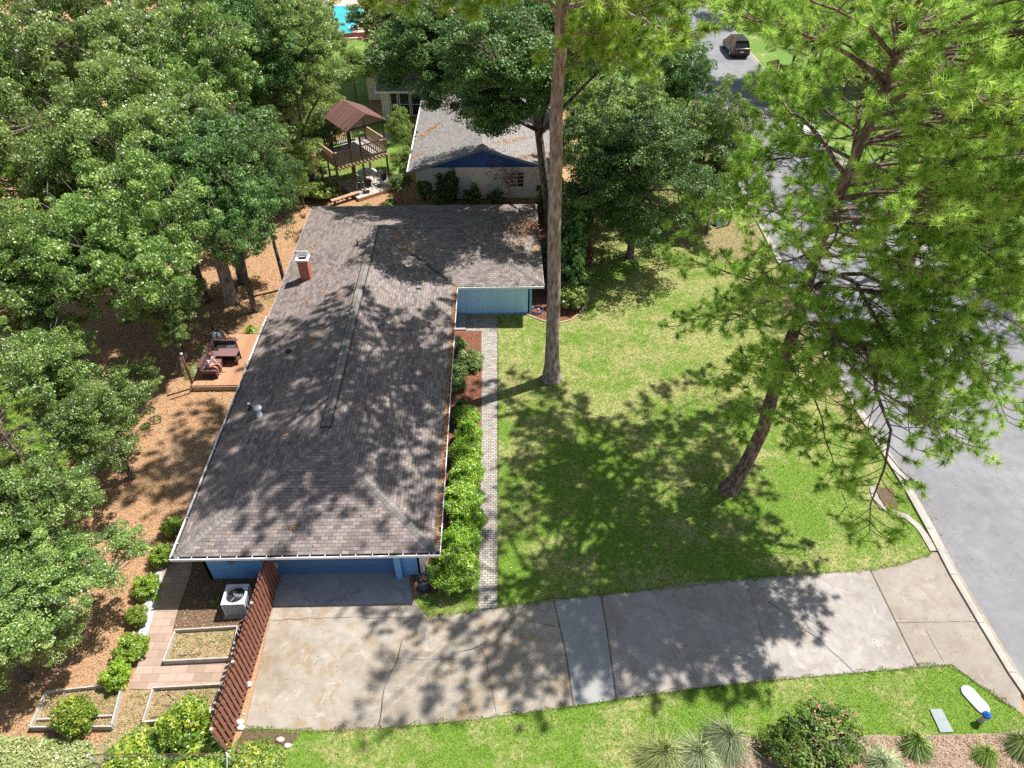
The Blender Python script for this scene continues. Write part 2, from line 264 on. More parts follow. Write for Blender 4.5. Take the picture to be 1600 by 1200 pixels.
# ------------------------------------------------------------------ object helpers
def tag(o, label=None, cat=None, group=None, kind=None):
    if label: o['label'] = label
    if cat: o['category'] = cat
    if group: o['group'] = group
    if kind: o['kind'] = kind
    return o
def empty(name, loc=(0, 0, 0), rz=0, label=None, cat=None, group=None):
    o = bpy.data.objects.new(name, None); o.empty_display_size = .2; C.objects.link(o); o.location = loc; o.rotation_euler = (0, 0, rz)
    return tag(o, label, cat, group)
class MB:
    def __init__(s): s.v = []; s.f = []; s.mi = []; s.uv = []; s.has_uv = False; s.sm = []
    def face(s, pts, mi=0, uv=None, smooth=False):
        i = len(s.v); s.v += [tuple(p) for p in pts]; s.f.append(tuple(range(i, i+len(pts)))); s.mi.append(mi); s.sm.append(smooth)
        s.uv.append(uv)
        if uv: s.has_uv = True
        return s
    def raw(s, vs, fs, mi=0, smooth=False):
        i = len(s.v); s.v += [tuple(p) for p in vs]
        for f in fs: s.f.append(tuple(i+k for k in f)); s.mi.append(mi); s.uv.append(None); s.sm.append(smooth)
        return s
    def box(s, c, d, rz=0, mi=0, M=None):
        M = M or (Matrix.Translation(c) @ Matrix.Rotation(rz, 4, 'Z')); h = [x/2 for x in d]
        vs = [M @ Vector((sx*h[0], sy*h[1], sz*h[2])) for sz in (-1, 1) for sy in (-1, 1) for sx in (-1, 1)]
        return s.raw(vs, [(0, 2, 3, 1), (4, 5, 7, 6), (0, 1, 5, 4), (1, 3, 7, 5), (3, 2, 6, 7), (2, 0, 4, 6)], mi)
    def beam(s, a, b, wd, ht, mi=0):      # rectangular bar from a to b, a/b on its axis
        a = Vector(a); b = Vector(b); d = b-a; L = d.length; z = d.normalized()
        up = Vector((0, 0, 1)) if abs(z.z) < .95 else Vector((0, 1, 0)); x = z.cross(up).normalized(); y = x.cross(z)
        M = Matrix((( x.x, z.x, y.x, 0), (x.y, z.y, y.y, 0), (x.z, z.z, y.z, 0), (0, 0, 0, 1))); M = Matrix.Translation((a+b)/2) @ M
        return s.box(None, (wd, L, ht), mi=mi, M=M)
    def tube(s, path, rad, n=6, mi=0, cap=True, smooth=True):
        P = [Vector(p) for p in path]; k = len(P)
        if not hasattr(rad, '__len__'): rad = [rad]*k
        vs = []; x = None
        for i in range(k):
            t = (P[min(i+1, k-1)]-P[max(i-1, 0)]).normalized()
            if x is None: x = t.orthogonal().normalized()
            x = (x - t*x.dot(t));  x = x.normalized() if x.length > 1e-6 else t.orthogonal().normalized()
            y = t.cross(x)
            for j in range(n):
                a = 2*math.pi*j/n; vs.append(P[i]+(x*math.cos(a)+y*math.sin(a))*rad[i])
        fs = [(i*n+j, i*n+(j+1) % n, (i+1)*n+(j+1) % n, (i+1)*n+j) for i in range(k-1) for j in range(n)]
        if cap: fs += [tuple(range(n-1, -1, -1)), tuple((k-1)*n+j for j in range(n))]
        return s.raw(vs, fs, mi, smooth)
    def lathe(s, c, prof, n=16, mi=0, smooth=True):   # prof: (r, z) pairs
        vs = [(c[0]+r*math.cos(2*math.pi*j/n), c[1]+r*math.sin(2*math.pi*j/n), c[2]+z) for r, z in prof for j in range(n)]
        fs = [(i*n+j, i*n+(j+1) % n, (i+1)*n+(j+1) % n, (i+1)*n+j) for i in range(len(prof)-1) for j in range(n)]
        return s.raw(vs, fs, mi, smooth)
    def prism(s, pts, z0, z1, mi=0, bottom=False):
        n = len(pts); a = sum(pts[i][0]*pts[(i+1) % n][1]-pts[(i+1) % n][0]*pts[i][1] for i in range(n))
        if a < 0: pts = pts[::-1]
        vs = [(p[0], p[1], z0) for p in pts]+[(p[0], p[1], z1) for p in pts]
        fs = [(i, (i+1) % n, n+(i+1) % n, n+i) for i in range(n)]+[tuple(range(n, 2*n))]
        if bottom: fs.append(tuple(range(n-1, -1, -1)))
        return s.raw(vs, fs, mi)
    def ribbon(s, pts, wd, z, mi=0):
        P = [Vector((p[0], p[1], 0)) for p in pts]; L = []; Rr = []
        for i, p in enumerate(P):
            t = (P[min(i+1, len(P)-1)]-P[max(i-1, 0)]).normalized(); nrm = Vector((-t.y, t.x, 0)); ww = wd if not hasattr(wd, '__len__') else wd[i]
            L.append(p+nrm*ww/2); Rr.append(p-nrm*ww/2)
        for i in range(len(P)-1):
            s.face([(Rr[i].x, Rr[i].y, z), (Rr[i+1].x, Rr[i+1].y, z), (L[i+1].x, L[i+1].y, z), (L[i].x, L[i].y, z)], mi)
        return s
    def build(s, name, mats, parent=None, label=None, cat=None, group=None, kind=None, bevel=0):
        me = bpy.data.meshes.new(name); me.from_pydata(s.v, [], s.f)
        if not isinstance(mats, (list, tuple)): mats = [mats]
        for m in mats: me.materials.append(MAT[m] if isinstance(m, str) else m)
        me.polygons.foreach_set('material_index', s.mi); me.polygons.foreach_set('use_smooth', s.sm)
        if s.has_uv:
            ul = me.uv_layers.new(name='UVMap'); arr = []
            for f, uv in zip(s.f, s.uv): arr += [c for k in range(len(f)) for c in (uv[k] if uv else (0, 0))]
            ul.data.foreach_set('uv', arr)
        me.update(); o = bpy.data.objects.new(name, me); C.objects.link(o)
        if bevel:
            b = o.modifiers.new('bevel', 'BEVEL'); b.width = bevel; b.segments = 2; b.limit_method = 'ANGLE'
        if parent: o.parent = parent
        return tag(o, label, cat, group, kind)
def copy_tree(o, parent=None):
    c = o.copy(); C.objects.link(c)
    if parent: c.parent = parent
    for ch in [x for x in bpy.data.objects if x.parent == o]: copy_tree(ch, c)
    return c
KIDS = {}
def np_mesh(name, V, F, cvals, mat):       # V (n,3); F (m,k) faces of one size; cvals per face
    me = bpy.data.meshes.new(name); n, (m, k) = len(V), F.shape
    me.vertices.add(n); me.vertices.foreach_set('co', V.astype(np.float32).ravel())
    me.loops.add(m*k); me.loops.foreach_set('vertex_index', F.astype(np.int32).ravel())
    me.polygons.add(m); me.polygons.foreach_set('loop_start', np.arange(0, m*k, k, dtype=np.int32)); me.polygons.foreach_set('loop_total', np.full(m, k, dtype=np.int32))
    at = me.attributes.new('c', 'FLOAT', 'FACE'); at.data.foreach_set('value', cvals.astype(np.float32)); me.materials.append(MAT[mat]); me.update(calc_edges=True); me.validate(); return me
def mesh_obj(name, me, parent=None):
    o = bpy.data.objects.new(name, me); C.objects.link(o); o.parent = parent; return o
def unit(a): return a/np.maximum(np.linalg.norm(a, axis=1, keepdims=True), 1e-9)
def leaf_quads(rng, P, N, size, asp=.55, cv=None):
    """one diamond leaf per point P with normal N"""
    n = len(P); r = rng.normal(size=(n, 3)); T = unit(np.cross(N, r)); B = np.cross(N, T); s = size*rng.uniform(.6, 1.35, (n, 1))
    V = np.stack([P-T*s*.5, P+B*s*asp*.5+N*s*.08, P+T*s*.5, P-B*s*asp*.5+N*s*.08], 1).reshape(-1, 3)
    F = np.arange(n*4).reshape(n, 4); c = rng.beta(2, 2, n) if cv is None else np.clip(cv+rng.normal(0, .2, n), 0, 1); return V, F, c
def inpoly(x, y, poly):
    ins = np.zeros(len(x), bool); n = len(poly); j = n-1
    for i in range(n):
        xi, yi = poly[i][0], poly[i][1]; xj, yj = poly[j][0], poly[j][1]
        c = ((yi > y) != (yj > y)) & (x < (xj-xi)*(y-yi)/((yj-yi) if yj != yi else 1e-9)+xi); ins ^= c; j = i
    return ins
def scatter(name, poly, dens, size, mat, z, seed=1, tilt=.5, asp=.3, holes=(), parent=None, up=None, label=None, kind='stuff', cat=None, tri=False, hmax=.02):
    rng = np.random.default_rng(seed); xs = [p[0] for p in poly]; ys = [p[1] for p in poly]
    n = int((max(xs)-min(xs))*(max(ys)-min(ys))*dens); x = rng.uniform(min(xs), max(xs), n); y = rng.uniform(min(ys), max(ys), n)
    m = inpoly(x, y, poly)
    for h in holes: m &= ~inpoly(x, y, h)
    x = x[m]; y = y[m]; n = len(x)
    if tri:     # upright blades
        az = rng.uniform(0, 2*np.pi, n); s = size*rng.uniform(.6, 1.4, n); wx = np.cos(az)*s*asp*.5; wy = np.sin(az)*s*asp*.5
        lx = rng.normal(0, tilt, n)*s; ly = rng.normal(0, tilt, n)*s
        V = np.stack([np.stack([x-wx, y-wy, np.full(n, z)], 1), np.stack([x+wx, y+wy, np.full(n, z)], 1), np.stack([x+lx, y+ly, z+s*rng.uniform(.5, 1, n)], 1)], 1).reshape(-1, 3)
        me = np_mesh(name, V, np.arange(n*3).reshape(n, 3), rng.random(n), mat)
    else:
        P = np.stack([x, y, z+rng.uniform(0.004, hmax, n)], 1); N = unit(np.stack([rng.normal(0, tilt, n), rng.normal(0, tilt, n), np.ones(n)], 1))
        V, F, c = leaf_quads(rng, P, N, size, asp); me = np_mesh(name, V, F, c, mat)
    o = mesh_obj(name, me, parent); tag(o, label, cat, kind=kind); return o

# ================================================================== THE SETTING
def sheet(name, pts, z, mat, kind='structure'): 
    b = MB(); n = len(pts); a = sum(pts[i][0]*pts[(i+1) % n][1]-pts[(i+1) % n][0]*pts[i][1] for i in range(n))
    if a < 0: pts = pts[::-1]
    b.face([(p[0], p[1], z) for p in pts]); return b.build(name, mat, kind=kind)
b = MB(); b.face([(-400, -100, 0), (400, -100, 0), (400, 700, 0), (-400, 700, 0)]); b.build('ground', 'forest_floor', kind='structure')
# street: kerb lines measured along the verge
KL = [(1640, 1120), (1592, 1052), (1545, 975), (1500, 900), (1462, 828), (1425, 762), (1375, 683), (1322, 600), (1272, 508), (1235, 430), (1190, 345), (1150, 270), (1108, 185), (1062, 100), (1030, 45), (1005, 0)]
KRT = [(1110, 0), (1140, 45), (1168, 84), (1205, 127), (1242, 178), (1320, 262), (1400, 345), (1480, 424), (1530, 468), (1562, 489), (1604, 502), (1680, 512), (1800, 520)]
kl = GP(KL); krt = GP(KRT)
# extend the far end beyond the frame
far_l = (kl[-1][0]-12, kl[-1][1]+45, 0); far_r = (krt[0][0]-12, krt[0][1]+45, 0); near_l = (kl[0][0]+2.2, kl[0][1]-6, 0)
sheet('street', kl+[far_l, far_r]+krt+[(60, krt[-1][1], 0), (60, near_l[1], 0), near_l], .012, 'street_asphalt')
def offset(line, d):
    P = [Vector((p[0], p[1], 0)) for p in line]; out = []
    for i, p in enumerate(P):
        t = (P[min(i+1, len(P)-1)]-P[max(i-1, 0)]).normalized(); out.append(p+Vector((-t.y, t.x, 0))*d)
    return out
def kerb(name, line, side, mat='kerb_concrete', wd=.42, parent=None):
    b = MB(); A = [Vector((p[0], p[1], 0)) for p in line]; prof = [(0, .016), (.10, .03), (.26, .11), (wd, .12), (wd, -.02)]
    rows = [[Vector((q.x, q.y, z)) for q in offset(line, side*d)] for d, z in prof]
    vs = [p for r in rows for p in r]; n = len(A)
    for k in range(len(prof)-1):
        for i in range(n-1): 
            q = [rows[k][i], rows[k][i+1], rows[k+1][i+1], rows[k+1][i]]
            b.face(q if side < 0 else q[::-1])
    # expansion joints
    Ls = 0
    for i in range(n-1):
        seg = (A[i+1]-A[i]); 
        for s in np.arange(0, seg.length, 3.0):
            t = seg.normalized(); c0 = A[i]+t*s; nn = Vector((-t.y, t.x, 0))*side
            if s+.02 < seg.length: b.raw([c0+nn*.1+Vector((0, 0, .034)), c0+nn*.26+Vector((0, 0, .114)), c0+nn*.26+t*.02+Vector((0, 0, .114)), c0+nn*.1+t*.02+Vector((0, 0, .034))], [(0, 1, 2, 3)], 1)
            if s+.02 < seg.length: b.raw([c0+nn*.26+Vector((0, 0, .114)), c0+nn*wd+Vector((0, 0, .124)), c0+nn*wd+t*.02+Vector((0, 0, .124)), c0+nn*.26+t*.02+Vector((0, 0, .114))], [(0, 1, 2, 3)], 1)
    return b.build(name, [mat, 'dark_soil'], kind='structure')
kerb('kerb', kl, 1); kerb('kerb', krt, 1)
# street cracks
b = MB(); rr = random.Random(5)
def crack(b, pts, wd, z, mi=0, jit=.05, seed=0, world=False):
    r = random.Random(seed); P = [Vector(p) if world else G(*p) for p in pts]; Q = []
    for i in range(len(P)-1):
        k = max(2, int((P[i+1]-P[i]).length/.25))
        for j in range(k):
            q = P[i].lerp(P[i+1], j/k); Q.append((q.x+r.uniform(-jit, jit), q.y+r.uniform(-jit, jit)))
    Q.append((P[-1].x, P[-1].y)); b.ribbon(Q, [wd*r.uniform(.35, 1.3) for _ in Q], z, mi)
for k, pts in enumerate([[(1545, 700), (1560, 745), (1600, 800)], [(1500, 880), (1560, 905), (1610, 915)], [(1480, 740), (1570, 760), (1620, 790)], [(1560, 760), (1575, 850), (1620, 905)]]):
    crack(b, pts, .010, .017, 0, .06, k)
b.build('street_crack', 'driveway_brown', kind='structure')
# front lawn, south verge, far lawns
ko = [tuple(p) for p in offset(kl, .42)]       # back of the kerb
def between(lst, y0, y1): return [p for p in lst if y0 < p[1] < y1]
lawn = GP([(778, 951), (778, 493), (829, 492), (845, 499), (868, 504), (892, 499), (908, 486), (916, 470), (922, 420), (935, 350), (975, 290), (1060, 240), (1120, 218)])+[(p[0], p[1], 0) for p in reversed(between(ko, 17.5, 44))]+GP([(1457, 866), (1400, 886), (1340, 893), (1200, 903), (1075, 912), (1020, 922), (865, 938)])
sheet('lawn', lawn, .030, 'lawn_grass')
south = GP([(350, 1185), (385, 1138), (500, 1143), (600, 1138), (735, 1126), (895, 1104), (960, 1094), (1090, 1076), (1200, 1064), (1330, 1053), (1485, 1039), (1530, 1072), (1596, 1116), (1650, 1165), (1660, 1200), (1600, 1240), (1500, 1270), (300, 1270)])
sheet('verge_lawn', south, .030, 'lawn_grass')
side_lawn = GP([(640, 945), (668, 966), (747, 957), (748, 900), (700, 925), (655, 930)]); sheet('lawn_patch', side_lawn, .028, 'lawn_grass')
flr = [(p[0], p[1], 0) for p in offset(krt, -.42)]
kr_in = [tuple(p) for p in offset(krt, .42)]
fl = [(p[0], p[1], 0) for p in kr_in]
sheet('far_lawn', fl+[(60, fl[-1][1], 0), (90, 60, 0), (90, 160, 0), (far_r[0], 160, 0)], .02, 'far_grass')
neigh = GP([(1115, 215), (1060, 240), (1000, 240), (925, 280), (905, 265), (905, 130), (980, 60), (1000, 20)])
sheet('neighbour_lawn', neigh, .018, 'far_grass')
sheet('neighbour_driveway', GP([(880, 214), (880, 200), (1105, 199), (1118, 212)]), .024, 'driveway_grey')
sheet('back_lawn', GP([(490, 300), (500, 240), (560, 200), (640, 180), (640, 260), (620, 300)]), .02, 'far_grass')
sheet('backyard_grass', GP([(440, 100), (500, 60), (580, 64), (600, 110), (560, 190), (480, 220)]), .018, 'far_grass')
sheet('backyard_path', GP([(520, 222), (610, 205), (640, 195), (640, 208), (560, 235)]), .026, 'kerb_concrete')
# driveway: one slab sheet, differently weathered bays, joints and cracks
b = MB(); Z = .045
DW = [(383, 1139), (500, 1143), (600, 1138), (735, 1126), (895, 1104), (960, 1094), (1090, 1076), (1200, 1064), (1330, 1053), (1485, 1039), (1530, 1072), (1596, 1116)]
outer = GP(DW)+[kl[2], kl[3], kl[4]]
top = GP([(1457, 866), (1400, 886), (1340, 893), (1200, 903), (1075, 912), (1020, 922), (865, 938), (778, 951), (668, 966), (645, 936), (640, 893), (424, 893), (427, 948)])
dpts = GP(DW)+[tuple(kl[2]), tuple(offset(kl, 0)[3])]+[(p[0], p[1], 0) for p in [G(1463, 862)]]+top
kb = kl[1:5]
dpts = GP(DW)+[tuple(p) for p in [kl[1], kl[2], kl[3]]]+[tuple(G(1474, 860))]+top
b.prism([(p[0], p[1]) for p in dpts], -.05, Z, 0)
zb = Z+.004
def bay(pts, mi): 
    q = GP(pts); a = sum(q[i][0]*q[(i+1) % len(q)][1]-q[(i+1) % len(q)][0]*q[i][1] for i in range(len(q)))
    if a < 0: q = q[::-1]
    b.face([(p[0], p[1], zb) for p in q], mi)
bay([(865, 938), (938, 933), (950, 1000), (962, 1094), (896, 1104), (884, 1020)], 2)
bay([(941, 932), (1020, 922), (1163, 905.5), (1180, 960), (1210, 1062), (1092, 1075.5), (965, 1093), (952, 1000)], 1)
bay([(1166, 905), (1340, 893), (1358, 892), (1398, 975), (1432, 1043.5), (1330, 1052.5), (1213, 1062)], 1)
bay([(1361, 892), (1400, 886), (1455, 868), (1490, 900), (1530, 965), (1585, 1060), (1592, 1110), (1530, 1071), (1485, 1038.5), (1435, 1043), (1401, 975)], 4)
bay([(426, 894), (638, 894), (644, 943), (428, 948)], 3)
zj = Z+.009
for pts in ([(865, 938), (884, 1020), (896, 1104)], [(939, 932), (950, 1000), (963, 1094)], [(1359, 891), (1400, 975), (1434, 1044)]): b.ribbon([tuple(G(*p))[:2] for p in pts], .035, zj, 5)
for pts in ([(1022, 922), (1045, 990), (1092, 1076)], [(1165, 905), (1180, 960), (1212, 1063)], [(671, 966), (671, 1040), (668, 1133)], [(427, 949), (535, 949), (645, 943)], [(533, 895), (534, 949)]): b.ribbon([tuple(G(*p))[:2] for p in pts], .016, zj, 6)
for k, (pts, wd) in enumerate([([(628, 1000), (622, 1030), (605, 1062), (597, 1095), (592, 1136)], .035), ([(720, 1020), (750, 1010), (775, 995), (795, 978), (800, 968)], .03), ([(800, 968), (830, 972), (868, 980)], .02),
        ([(752, 1013), (762, 1035), (768, 1080), (775, 1112)], .018), ([(1200, 940), (1230, 962), (1272, 995), (1300, 1020), (1334, 1052)], .025), ([(1400, 975), (1440, 974), (1480, 972), (1524, 973)], .022),
        ([(1445, 985), (1460, 1010), (1474, 1036)], .018), ([(838, 950), (850, 958), (862, 950)], .02), ([(1185, 925), (1210, 912), (1222, 904)], .014), ([(620, 1030), (660, 1031), (720, 1030)], .012), ([(427, 970), (520, 966), (670, 966)], .014)]):
    crack(b, pts, wd, zj+.001*k*.3, 5, .035, k)
drv = b.build('driveway', ['driveway_concrete', 'driveway_grey', 'driveway_patch', 'apron_concrete', 'driveway_brown', 'timber_dark', 'driveway_brown'], kind='structure')
# paver path, porch slab, mulch beds
pp = GP([(747, 954), (777.5, 950.5), (777.5, 499.5), (728, 499.5), (728, 518), (752, 518), (753, 600), (751, 760)])
b = MB(); b.prism([(p[0], p[1]) for p in pp], 0, .05); b.build('paver_path', 'grey_pavers', kind='structure')
b = MB(); b.prism([(p[0], p[1]) for p in GP([(700, 488), (727.6, 489), (727.6, 517), (700, 517)])], 0, .1); b.build('porch_slab', 'apron_concrete', kind='structure')
sheet('mulch_bed', GP([(727, 518), (752, 518), (753, 600), (751, 760), (747, 900), (725, 915), (700, 926), (655, 932), (640, 892), (640, 700), (700, 500)]), .024, 'red_mulch')
isl = [(700, 489), (830, 489), (845, 499), (868, 504), (892, 499), (908, 486), (916, 470), (920, 430), (925, 390), (910, 330), (840, 330), (830, 400)]
sheet('mulch_island', GP(isl), .026, 'red_mulch')
b = MB(); b.ribbon([p[:2] for p in GP([(822, 492), (832, 496), (845, 501), (857, 504.5), (870, 506), (882, 504), (893, 500), (902, 493), (910, 486), (915, 478), (918, 468), (921, 440)])], .09, .075, 0)
b.build('edging_strip', 'sand_soil', kind='structure')
sheet('sand_strip', GP([(1000, 352), (1120, 340), (1180, 350), (1200, 400), (1150, 420)]), .031, 'weedy_soil')
# verge bare strip next to the kerb
kin = [tuple(p) for p in offset(kl, .43)]; kin2 = [tuple(p) for p in offset(kl, 1.25)]
sel = [i for i, p in enumerate(kl) if 21 < p[1] < 38]
sheet('worn_verge', [kin[i] for i in sel]+[kin2[i] for i in reversed(sel)], .034, 'weedy_soil')
# curved concrete walk edging beside the kerb with dark inlet
b = MB(); b.ribbon([p[:2] for p in GP([(1363, 762), (1367, 780), (1378, 793), (1395, 802), (1415, 808), (1432, 822), (1443, 836), (1458, 862)])], .28, .07, 0)
b.build('concrete_edging', 'kerb_concrete', kind='structure'); sheet('dark_mulch_patch', GP([(1368, 762), (1395, 764), (1403, 795), (1392, 799), (1378, 790), (1369, 778)]), .04, 'dark_soil')
# west side: paved walk, gravel, weedy ground
b = MB(); b.prism([(p[0], p[1]) for p in GP([(262, 860), (306, 860), (297, 900), (278, 953), (264, 1012), (258, 1037), (362, 1033), (352, 1070), (240, 1078), (203, 1077), (225, 1010), (243, 953)])], 0, .035); b.build('side_walk', 'brown_pavers', kind='structure')
sheet('gravel_strip', GP([(258, 850), (290, 850), (266, 890), (243, 953), (224, 1012), (213, 1010), (222, 960), (236, 910)]), .02, 'grey_gravel')
sheet('soil_patch', GP([(306, 860), (424, 870), (427, 948), (372, 1026), (264, 1012), (278, 953)]), .012, 'dark_soil')
sheet('weedy_patch', GP([(203, 1079), (352, 1071), (335, 1170), (290, 1300), (60, 1300), (150, 1168), (178, 1134)]), .014, 'weedy_soil')
sheet('pale_mulch_bed', GP([(1085, 1166), (1140, 1150), (1240, 1160), (1370, 1148), (1400, 1150), (1470, 1149), (1560, 1146), (1640, 1135), (1700, 1220), (1600, 1280), (1050, 1280)]), .036, 'pale_mulch')
sheet('roadside_soil', GP([(380, 1141), (470, 1146), (455, 1165), (430, 1175), (365, 1178)]), .034, 'dark_soil')
# loose cover nobody could count
scatter('grass', lawn, 620, .05, 'grass_blade', .03, 2, .5, .35, label='short patchy grass of the front lawn', cat='grass', tri=True)
scatter('grass', south, 700, .05, 'grass_blade', .03, 3, .5, .35, label='grass strip between the driveway and the planting bed', cat='grass', tri=True)
scatter('grass', side_lawn, 700, .05, 'grass_blade', .03, 4, .5, .35, label='small grass patch between hedge and driveway', cat='grass', tri=True)
HX0, HX1, HY0, HY1 = -11.88, -2.40, 15.18, 41.5
houseplan = [(HX0, HY0), (HX1+4.5, HY0+17.2), (HX1+4.5, HY1), (HX0, HY1)]
west = GP([(-60, 1200), (-300, 700), (-300, 420), (100, 250), (600, 250), (640, 330), (486, 330), (262, 880), (236, 930), (203, 1077), (150, 1200)])
scatter('leaf_litter', west, 230, .085, 'straw_scatter', .005, 6, .5, .22, holes=[houseplan], label='fallen leaves and pine straw under the western trees', cat='leaf litter', hmax=.05)
scatter('leaf_litter', GP([(306, 860), (424, 870), (415, 985), (372, 1026), (264, 1012), (278, 953)]), 130, .08, 'straw_scatter', .012, 7, .5, .3, label='dry leaves around the air conditioner', cat='leaf litter', hmax=.04)
scatter('mulch_chips', GP([(727, 520), (751, 520), (751, 760), (747, 900), (725, 915), (655, 930), (650, 700), (712, 520)]), 220, .07, 'mulch_scatter', .024, 8, .5, .35, label='red bark mulch of the bed along the house', cat='mulch', hmax=.05)
scatter('mulch_chips', GP(isl), 160, .07, 'mulch_scatter', .026, 9, .5, .35, label='red bark mulch of the curved island', cat='mulch', hmax=.05)
scatter('mulch_chips', GP([(1085, 1168), (1140, 1152), (1240, 1162), (1370, 1150), (1560, 1148), (1640, 1140), (1660, 1240), (1060, 1240)]), 260, .07, 'straw_scatter', .036, 10, .5, .3, label='pale pine straw of the bed beside the verge', cat='mulch', hmax=.05)

gut = [tuple(p) for p in offset(kl, -.45)]; gsel = [i for i, p in enumerate(kl) if 14 < p[1] < 60]
scatter('leaf_litter', [kl[i] for i in gsel]+[gut[i] for i in reversed(gsel)], 45, .09, 'straw_scatter', .014, 90, .4, .2, label='dead needles washed along the near street gutter', cat='leaf litter', hmax=.03)
scatter('leaf_litter', [kl[i] for i in gsel]+[(tuple(offset(kl, -6)[i])) for i in reversed(gsel)], 3, .09, 'straw_scatter', .013, 91, .4, .2, label='scattered dead needles on the street', cat='leaf litter', hmax=.02)
scatter('leaf_litter', GP([(427, 950), (640, 945), (865, 940), (1400, 888), (1455, 870), (1585, 1060), (1590, 1108), (1485, 1036), (960, 1092), (735, 1124), (500, 1140), (390, 1136)]), 5, .07, 'straw_scatter', .055, 92, .4, .25, label='scattered dead leaves on the driveway', cat='leaf litter', hmax=.02)
scatter('leaf_litter', lawn, 7, .08, 'straw_scatter', .045, 93, .5, .25, label='scattered dead leaves on the front lawn', cat='leaf litter', hmax=.04)

for k_, (px_, py_, rx_, ry_, dn_, lb_) in enumerate([(1128, 748, 1.5, 1.2, 90, 'brown needles and bark around the foot of the leaning pine'), (868, 600, 1.1, .7, 60, 'brown needles around the foot of the tall pale pine'), (1000, 660, 2.2, 1.5, 22, 'thin brown needles on the shaded middle of the lawn'), (985, 545, 2.2, 1.4, 25, 'thin brown needles on the dry part of the lawn'), (1290, 660, 1.0, 2.6, 40, 'brown needles on the worn verge by the street')]):
    q_ = G(px_, py_); scatter('leaf_litter', [(q_.x+rx_*math.cos(t)*(1+.25*math.sin(3*t+k_)), q_.y+ry_*math.sin(t)*(1+.25*math.cos(2*t+k_))) for t in np.linspace(0, 6.283, 25)[:-1]], dn_, .085, 'straw_scatter', .045, 95+k_, .5, .25, label=lb_, cat='leaf litter', hmax=.05)

edge = [(668, 966), (778, 951), (865, 938), (1020, 922), (1200, 903), (1340, 893), (1400, 886), (1457, 866)]; edge2 = [(383, 1139), (500, 1143), (600, 1138), (735, 1126), (895, 1104), (960, 1094), (1090, 1076), (1200, 1064), (1330, 1053), (1485, 1039), (1530, 1072), (1596, 1116)]
def edge_grass(name, pts, lbl, sd_, wdt=.16, z_=.048):
    rg = np.random.default_rng(sd_); P = [G(*q) for q in pts]; L = []; Rr = []
    for i in range(len(P)-1):
        n_ = max(2, int((P[i+1]-P[i]).length/.18)); t = (P[i+1]-P[i]).normalized(); nn_ = Vector((-t.y, t.x, 0))
        for j in range(n_): q = P[i].lerp(P[i+1], j/n_); a_ = abs(rg.normal(0, 1))*wdt*.45+.01; L.append(tuple(q+nn_*a_)); a_ = abs(rg.normal(0, 1))*wdt*.45+.01; Rr.append(tuple(q-nn_*a_))
    scatter(name, L+Rr[::-1], 1500, .05, 'grass_blade', z_, sd_, .6, .35, label=lbl, cat='grass', tri=True)
edge_grass('grass', edge, 'ragged grass creeping over the upper edge of the driveway', 201); edge_grass('grass', edge2, 'ragged grass creeping over the lower edge of the driveway', 202); edge_grass('grass', [(778, 951), (778, 760), (778, 600), (778, 500)], 'ragged grass along the right edge of the paver path', 203, .10, .05)

# ================================================================== THE MAIN HOUSE
EH, SL = 2.35, .25; HW = (HX1-HX0)/2; XM = (HX0+HX1)/2; WY0 = 32.28; WXR = float(G(850, 447, EH).x)
house = empty('ranch_house', (XM, 28, 0), 0, 'long blue ranch house with brown shingle hip roof beside the driveway', 'house')
def H(b, name, mats, **k):
    o = b.build(name, mats, **k); return o
def under(o, parent): o.parent = parent; o.matrix_parent_inverse = Matrix.Translation(parent.location).inverted() if parent.type == 'EMPTY' and parent.rotation_euler.z == 0 else parent.matrix_world.inverted(); return o
FL_ = (HX0, HY0); FR_ = (HX1, HY0); IN_ = (HX1, WY0); WFR = (WXR, WY0); WBR = (WXR, HY1); BL_ = (HX0, HY1)
P1 = (XM, HY0+HW); J = (XM, HY1-HW); P2 = (WXR-HW, HY1-HW)
RZ = EH+SL*HW
def rp(p, z): return (p[0], p[1], z)
def roofface(b, pts, z, edge, base, mi=0):
    """edge: unit vector along the eave, base: a point on the eave; UV = metres along eave / up the slope"""
    e = Vector(edge); n2 = Vector((-e[1], e[0])); P = [Vector((p[0], p[1])) for p in pts]; cen = sum(P, Vector((0, 0)))/len(P)
    bb = Vector(base); 
    if (cen-bb).dot(n2) < 0: n2 = -n2
    sl = math.sqrt(1+SL*SL); uv = [((p-bb).dot(e)+50, (p-bb).dot(n2)*sl) for p in P]
    a = sum(P[i].x*P[(i+1) % len(P)].y-P[(i+1) % len(P)].x*P[i].y for i in range(len(P))); q = list(zip(P, z, uv))
    if a < 0: q = q[::-1]
    b.face([(p.x, p.y, zz) for p, zz, _ in q], mi, [u for _, _, u in q])
b = MB()
roofface(b, [FL_, FR_, P1], [EH, EH, RZ], (1, 0), FL_); roofface(b, [BL_, FL_, P1, J], [EH, EH, RZ, RZ], (0, 1), FL_)
roofface(b, [FR_, IN_, J, P1], [EH, EH, RZ, RZ], (0, 1), FR_); roofface(b, [IN_, WFR, P2, J], [EH, EH, RZ, RZ], (1, 0), IN_)
roofface(b, [WFR, WBR, P2], [EH, EH, RZ], (0, 1), WFR); roofface(b, [WBR, BL_, J, P2], [EH, EH, RZ, RZ], (1, 0), BL_)
# soffit underside
b.face([rp(p, EH-.12) for p in (FL_, BL_, WBR, WFR, IN_, FR_)], 1)
roof = under(H(b, 'roof', ['roof_shingle', 'blue_trim']), house)
